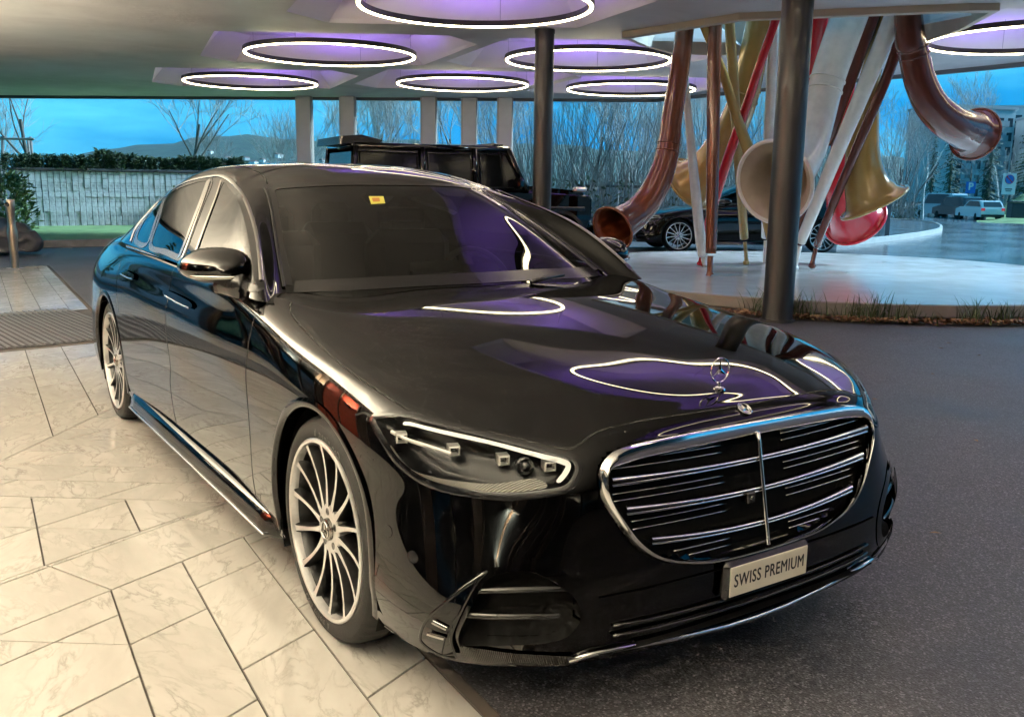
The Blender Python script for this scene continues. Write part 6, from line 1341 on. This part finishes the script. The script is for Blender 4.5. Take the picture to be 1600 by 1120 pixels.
        # parking sensors
        for k,(a,b) in enumerate(uvs('sens')[:2]):
            KB.patch([(a+.016*math.cos(t),b+.016*math.sin(t)) for t in np.linspace(0,2*math.pi,11)[:-1]],.0012,sd,'parking_sensor',M['seal'],root,dens=1,step=.02)
        # ---- headlight
        hroot=KB.patch(uvs('headlight'),-.004,sd,'headlight',M['lamp_inner'],root,dens=4,step=.016,bowl=.055,bd=.045)
        KB.patch(uvs('drl'),-.001,sd,'daytime_strip',M['lamp_white'],hroot,dens=3,step=.016)
        KB.patch(uvs('crystal'),-.0015,sd,'lower_trim',M['lamp_crystal'],hroot,dens=3,step=.012)
        q=MB(); KB.ribbon(uvs('refl'),.010,-.008,sd,q,bulge=.004); q.build('reflector_bar',M['lamp_silver'],hroot,smooth=True)
        lm=uvs('lamps')
        for k,(a,b) in enumerate(lm):
            c=Bn.at([a],[b],-.016)[0]; nn=Bn.nrm([a],[b])[0]; tn=np.cross(nn,[0,0,1]); tn/=np.linalg.norm(tn); up=np.cross(tn,nn)
            fw=np.array([.94,.34,0]);  # lamps look forward
            tn=np.array([-.34,.94,0]); up=np.array([0,0,1.])
            q=MB(); sz=(.015,.0125) if k!=3 else (.022,.022); mm=np.array([1,sd,1.])
            def pt(x,y,z): return (c+tn*x+up*y+fw*z)*mm
            if k==3:
                n_=16; v=[];f=[]
                for r,dz in((.024,-.02),(.024,.006),(.020,.008),(.018,.002),(.010,.008),(.001,.011)):
                    for i in range(n_): v.append(pt(r*math.cos(2*math.pi*i/n_),r*math.sin(2*math.pi*i/n_),dz))
                for i in range(5):
                    for j in range(n_): f.append((i*n_+j,i*n_+(j+1)%n_,i*n_+n_+(j+1)%n_,i*n_+n_+j))
                q.add(v,f); q.build('projector_lens',M['lens'],hroot,smooth=True)
            else:
                a_,b_=sz
                v=[pt(x*a_*s1,y*b_*s1,z) for s1,z in((1,-.03),(1,.006),(.72,.008),(.62,-.012)) for x,y in((-1,-1),(1,-1),(1,1),(-1,1))]
                f=[(i*4+j,i*4+(j+1)%4,i*4+4+(j+1)%4,i*4+4+j) for i in range(3) for j in range(4)]
                q.add(v,f,0); q.add(v[12:16],[(0,1,2,3)],1); q.build('lamp_module',[M['lamp_silver'],M['lens']],hroot)
        q=MB(); KB.ribbon(uvs('headlight'),.020,.0015,sd,q,closed=True,bulge=.002); q.build('headlight_bezel',M['seal'],hroot,smooth=True)
        KB.patch(uvs('headlight'),.008,sd,'headlight_cover',M['lens_cover'],hroot,dens=4,step=.02)
        # ---- front corner intake
        it=KB.patch(uvs('intake'),-.002,sd,'corner_intake',M['liner'],root,dens=4,step=.016,bowl=.11,bd=.05)
        q=MB(); KB.ribbon(uvs('intake'),.034,.0022,sd,q,closed=True,bulge=.0005); q.build('intake_frame',M['paint'],it,smooth=True)
        KB.patch(uvs('flick'),.012,sd,'air_flick',M['paint'],it,dens=3,step=.014)
        q=MB(); KB.ribbon(uvs('flick'),.008,.013,sd,q,closed=True,bulge=.003); q.build('flick_edge',M['paint'],it,smooth=True)
        fl=uvs('flick'); 
        for k in (3,1):
            A=fl[2]+(fl[3]-fl[2])*(k-1)/3; B_=fl[9]+(fl[8]-fl[9])*(k-1)/3
            q=MB(); KB.ribbon([A*.75+B_*.25,A*.45+B_*.55,A*.2+B_*.8],.012,.018,sd,q,bulge=.006); q.build('flick_blade',M['chrome_dark'],it,smooth=True)
        KB.patch(uvs('upperlip'),.006,sd,'intake_lip',M['paint'],it,dens=3,step=.016)
        KB.patch(uvs('carbon'),.010,sd,'ribbed_lip',M['ribbed'],root,dens=2,step=.014)
        for bl_ in FEAT['blades']:
            q=MB(); KB.ribbon(bl_,.014,-.012,sd,q,bulge=.006); q.build('intake_blade',M['satin_black'],it,smooth=True)
        # door mirror
        mroot=door_mirror(sd,M,doors[('f',sd)])
    # ---- grille on its own, flatter surface
    gxf=lambda y,z:.884-.20*(z-.58)-.022*(y/.55)**2
    gn=np.array([.98,0,.196])
    gp=lambda y,z,o:(gxf(y,z)+gn[0]*o,y,z+gn[2]*o)
    GYd=cr_spline(GRILLE_YZ,6,True)
    nb=len(GYd); rings=[(1.0,.0),(1.0,-.03),(.9,-.05),(.6,-.055),(.25,-.055)]
    v=[];f=[]; cy,cz=GYd.mean(0)
    for k,o in rings:
        for y,z in GYd: v.append(gp(cy+(y-cy)*k,cz+(z-cz)*k,o))
    for i in range(len(rings)-1):
        for j in range(nb): f.append((i*nb+j,i*nb+(j+1)%nb,(i+1)*nb+(j+1)%nb,(i+1)*nb+j))
    f.append(tuple((len(rings)-1)*nb+j for j in range(nb)))
    gr=mesh('grille',v,f,M['liner'],root)
    # chrome frame: wide header on top, slim elsewhere
    v=[];f=[]; T=np.roll(GYd,-1,0)-np.roll(GYd,1,0); nr=np.stack([T[:,1],-T[:,0]],1); nr/=np.linalg.norm(nr,axis=1,keepdims=True)
    if np.dot(nr[0],GYd[0]-GYd.mean(0))<0: nr=-nr
    for (y,z),n_ in zip(GYd,nr):
        up=max(0,n_[1]); wi=.006+.030*up**2; wo=.006
        for d,o in((wo+.002,-.012),(wo,.003),(wo*.4,.012),(-wi*.4,.0135),(-wi*.8,.007),(-wi,-.006),(-wi,-.035)): v.append(gp(y+n_[0]*d,z+n_[1]*d,o))
    for i in range(nb):
        j=(i+1)%nb
        for k in range(6): f.append((i*7+k,i*7+k+1,j*7+k+1,j*7+k))
    o=mesh('grille_frame',v,f,M['chrome'],gr,smooth=True); shade_auto(o,60)
    for k,(z0,dz) in enumerate(SLATS):
        ys=[y for y in np.linspace(-.53,.53,61)]
        zf=lambda y:z0-dz*(1-(y/.5)**2)
        ys=[y for y in ys if inside(shrink(GRILLE_YZ,.018),np.array([y]),np.array([zf(y)]))[0]]
        v=[];f=[]
        pr_=[(.008,-.03),(.0095,-.002),(.0075,.005),(.003,.007),(-.001,.002),(-.004,.002),(-.0065,.005),(-.009,-.002),(-.009,-.03)]
        for y in ys:
            for dzz,o in pr_: v.append(gp(y,zf(y)+dzz*(.85+.5*(abs(y)/.5)**2),o))
        n9=len(pr_)
        for i in range(len(ys)-1):
            for q_ in range(n9-1): f.append((i*n9+q_,i*n9+q_+1,i*n9+n9+q_+1,i*n9+n9+q_))
        mesh('grille_slat',v,f,[M['chrome'],M['seal']],gr,smooth=True,mi=[1 if (i%(n9-1)) in (0,3,4,7) else 0 for i in range(len(f))])
    for zt in THIN:
        for sg in(-1,1):
            ys=np.linspace(.12*sg,.50*sg,16); ys=[y for y in ys if inside(shrink(GRILLE_YZ,.02),np.array([y]),np.array([zt+.05*(abs(y)-.2)*0])) [0]]
            if len(ys)>2:
                q=MB(); q.tube([gp(y,zt-.008*(1-(y/.5)**2),-.018) for y in ys],.0022,5); q.build('grille_louvre',M['chrome_dark'],gr,smooth=True)
    q=MB(); zz=np.linspace(.425,.735,14); q.tube([gp(0,z,.008) for z in zz],.0065,8); q.build('grille_bar',M['chrome'],gr,smooth=True)
    q=MB(); q.box((gxf(0,.57)+.0,-.052,.565),(.03,.032,.034),bev=.004); c1=q.build('front_camera',M['satin_black'],gr)
    q=MB(); q.lathe([(0,.004),(.006,.003),(.008,0)],14,c=(gxf(0,.57)+.016,-.052,.565),ax='x'); q.build('camera_lens',M['lens'],c1)
    # badge + ornament
    ctr=Bn.G[:,0]; jj=[j for j in range(len(ctr)) if Bn.vs[j]>Bn.row(4)]
    jb=min(jj,key=lambda j:abs(ctr[j,2]-.790)); b=ctr[jb]; _n=Bn.Nn[jb,0]; q=MB(); nn=V3(_n).normalized(); up=V3((-nn.z,0,nn.x))
    c=V3((b[0],0,b[2]))+nn*.004; star_emblem(q,c,.021,(0,1,0),up,nn,.12,.14); q.lathe([(0,.0),(.02,-.001)],24,c=(0,0,0),ax='x')
    q.v=[p if i<len(q.v)-48 else tuple(c+nn*(p[0]-.002)+V3((0,1,0))*p[1]+up*p[2]) for i,p in enumerate(q.v)]
    q.build('badge',M['chrome'],root)
    sp=Bn.G[-1]; io=int(np.argmin(abs(sp[:,0]-.706))); cj=np.concatenate([ctr[jj],sp]); o_=cj[int(np.argmin(abs(cj[:,0]-.706)+9*(cj[:,2]<.80)))]; c=V3((.706,0,o_[2])); q=MB(); q.lathe([(.019,-.002),(.018,.003),(.012,.006),(.004,.008),(.003,.022)],20,c=c); q.v=[(p[0],p[1],p[2]) for p in q.v]
    star_emblem(q,c+V3((0,0,.056)),.036,(0,1,0),(0,0,1),(1,0,0),.06,.10); q.build('bonnet_ornament',M['chrome'],root,smooth=False)
    # ---- lower centre intake, plate, lip
    v=[];f=[]; ys=np.linspace(-.56,.56,41); pf=[(.385,.004),(.375,-.02),(.33,-.06),(.26,-.06),(.235,-.02),(.228,.004)]
    def fx(y,z): 
        uu,vv=BFX; return np.interp(abs(y),uu,vv)
    for y in ys:
        for z,o in pf: v.append((fx(y,z)+o+.004,y,z-.0*y))
    for i in range(len(ys)-1):
        for k in range(5): f.append((i*6+k,i*6+6+k,i*6+7+k,i*6+k+1))
    li=mesh('lower_intake',v,f,M['liner'],root)
    for z in(.29,.262):
        q=MB(); q.tube([(fx(y,z)+.006,y,z+.01*(y/.5)**2) for y in np.linspace(-.52,.52,31)],.005,6); q.build('intake_blade',M['satin_black'],li,smooth=True)
    q=MB(); q.tube([(x,y,z) for x,y,z in LIP],[.0075]*len(LIP),8); q.build('bumper_lip',M['chrome'],root,smooth=True)
    PC=(.932,0,.352)
    q=MB(); q.box((.918,0,.352),(.03,.345,.112),bev=.012); pl=q.build('plate_holder',M['satin_black'],root)
    q=MB(); q.box((.9335,0,.352),(.004,.315,.086),bev=.0018); pp=q.build('number_plate',M['plate'],pl); tag(pp,'cream plate reading SWISS PREMIUM')
    t=text_mesh('SWISS PREMIUM',.045,0,sp=1.08); xs=[p.co.x for p in t.vertices]; k=.283/(max(xs)-min(xs)); q=MB()
    for dx,dy,o_ in((-.0009,0,0),(.0009,0,.00004),(0,.0007,.00008),(0,-.0007,.00012)): q.add([(.9360+o_,p.co.x*k+dx,.352+p.co.y*1.15+dy) for p in t.vertices],[tuple(p.vertices) for p in t.polygons])
    q.build('plate_lettering',M['ink'],pl)
    # ---- wheels
    for sd in(-1,1):
        make_wheel('front_wheel',(0,sd*.948,.356),sd,root,M,0.0); make_wheel('rear_wheel',(-3.216,sd*.952,.356),sd,root,M)
    # ---- underbody + interior
    q=MB(); q.box((-1.75,0,.32),(4.7,1.22,.26)); q.box((-1.61,0,.30),(2.3,1.78,.24)); q.build('underbody',M['liner'],root)
    q=MB(); q.box((-2.2,0,.60),(2.9,1.7,.3)); q.build('cabin_floor',M['liner'],root)
    v=[];f=[]
    for y in np.linspace(-.82,.82,17):
        for x,z in((-.66,.985),(-.80,.995),(-.95,.985),(-1.06,.96),(-1.10,.90),(-1.10,.72)): v.append((x-.06*(y/.8)**2,y,z-.02*(y/.8)**2))
    for i in range(16):
        for k in range(5): f.append((i*6+k,i*6+6+k,i*6+7+k,i*6+k+1))
    mesh('dashboard',v,f,M['leather'],root,smooth=True)
    q=MB(); q.tube([(-1.27+.06*math.cos(a)*0-.09*math.sin(a),.38+.185*math.cos(a),.93+.165*math.sin(a)) for a in np.linspace(0,2*math.pi,25)[:-1]],.015,7,closed=True); q.box((-1.25,.38,.92),(.05,.16,.09),bev=.02); q.box((-1.26,.38,.925),(.02,.34,.03),bev=.008); q.build('steering_wheel',M['leather'],root,smooth=True)
    q=MB(); q.box((-1.04,.02,.985),(.03,.26,.17),bev=.01); q.build('centre_screen',M['lens'],root)
    for x in(-1.85,-2.85):
        for y in(-.38,.38):
            q=MB(); q.box((x+.15,y,.62),(.52,.52,.2),bev=.06); q.box((x-.16,y,.86),(.18,.50,.6),bev=.07); q.box((x-.22,y,1.20),(.10,.27,.16),bev=.045); q.build('seat',M['leather'],root,smooth=False)
    q=MB(); c=Cn.at([Cn.u0],[WS_V-.10],-.12)[0]; q.box((c[0],0,c[2]+.01),(.03,.24,.065),bev=.012); q.build('rear_view_mirror',M['lens'],root)
    return root
def door_mirror(sd,M,parent):
    n,m=28,16; v=[];f=[]; mi=[]
    def pt(th,ph):
        # th around outline (seen from the front), ph front->back depth
        ce=lambda t,e: math.copysign(abs(math.cos(t))**e,math.cos(t)); se=lambda t,e: math.copysign(abs(math.sin(t))**e,math.sin(t))
        y=.118*ce(th,.75); z=.072*se(th,.8)
        # taper: taller inside, pointed outside, flatter bottom
        k=y/.118; z*=1.0-.30*max(0,k)**2; z+=.010*(1-k)*.5
        if z<0: z*=.85
        return y,z
    rings=[(.02,.105),(.30,.098),(.55,.084),(.75,.062),(.90,.032),(1.0,-.01),(1.0,-.055),(.93,-.066)]
    for k,x in rings:
        for i in range(n):
            y,z=pt(2*math.pi*i/n,0); v.append((x-.45*(y*k),y*k,z*k+.0))
    c=V3((-.965,.962,1.082))
    v=[(c[0]+a,sd*(c[1]+b),c[2]+z) for a,b,z in v]
    for i in range(len(rings)-1):
        for j in range(n):
            q=(i*n+j,i*n+(j+1)%n,i*n+n+(j+1)%n,i*n+n+j); f.append(q if sd<0 else q[::-1])
    f.append(tuple(range(n))); 
    o=mesh('door_mirror',v,f,M['paint'],parent,smooth=True)
    q=MB()
    base=[]
    for k,x in rings[3:7]:
        pass
    # glass
    gv=[(c[0]-.064-.45*(y*.88),sd*(c[1]+y*.88),c[2]+z*.88) for y,z in [pt(2*math.pi*i/n,0) for i in range(n)]]
    mesh('mirror_glass',gv,[tuple(range(n))],M['chrome'],o)
    # indicator strip round the lower front
    st=MB(); st.tube([(c[0]+.085-.9*(y-.0)**2*3-.45*y,sd*(c[1]+y),c[2]-.026) for y in np.linspace(-.085,.100,12)],[.006+.004*math.sin(math.pi*i/11) for i in range(12)],6); st.build('mirror_indicator',M['chrome_dark'],o,smooth=True)
    # foot
    ft=MB(); ft.tube([(-.965,sd*.96,1.035),(-.945,sd*.945,1.03),(-.90,sd*.93,1.025),(-.84,sd*.905,1.02)],[.05,.045,.045,.05],10,flat=.5); ft.build('mirror_foot',M['satin_black'],o,smooth=True)
    return o
HAZE=.000035
car=make_saloon(M,'black luxury saloon parked in front, plate reading SWISS PREMIUM','car')
# second saloon of the same kind on the road beyond the platform
c2=copy_tree(car); c2['label']='black saloon parked on the road behind the horn sculpture'
hd=np.array((-.46,-.89)); hd/=np.linalg.norm(hd); lf=np.array((-hd[1],hd[0]))
q=np.array((-12.2,12.1))-lf*.95
c2.location=(float(q[0]),float(q[1]),0.004); c2.rotation_euler=(0,0,math.atan2(hd[1],hd[0]))
for o in list(c2.children_recursive):
    if o.name.split('.')[0] in('number_plate','plate_lettering','plate_holder','tyre_lettering','toll_sticker','sticker_print'): bpy.data.objects.remove(o)
# ------------------------------------------------------------------ air
mb=MB(); mb.box((-1100,1200,120),(6800,6800,290)); hz=mb.build('haze',None); hz.data.materials.clear()
m,nt_,out_=node_mat('haze_air'); pv=N(nt_,'ShaderNodeVolumePrincipled',inp={'Density':HAZE,'Anisotropy':.0}); pv.inputs['Color'].default_value=(.35,.72,1.0,1); L(nt_,pv.outputs[0],out_.inputs['Volume']); hz.data.materials.append(m); tag(hz,'thin blue air between the canopy and the far hill','haze',kind='stuff')
# ------------------------------------------------------------------ render settings
cy=sc.cycles; cy.use_light_tree=False; cy.max_bounces=7; cy.diffuse_bounces=3; cy.glossy_bounces=5; cy.transmission_bounces=3; cy.transparent_max_bounces=10; cy.caustics_reflective=False; cy.caustics_refractive=False
cy.sample_clamp_indirect=6.0; cy.use_adaptive_sampling=True; cy.adaptive_threshold=.03; cy.use_denoising=True
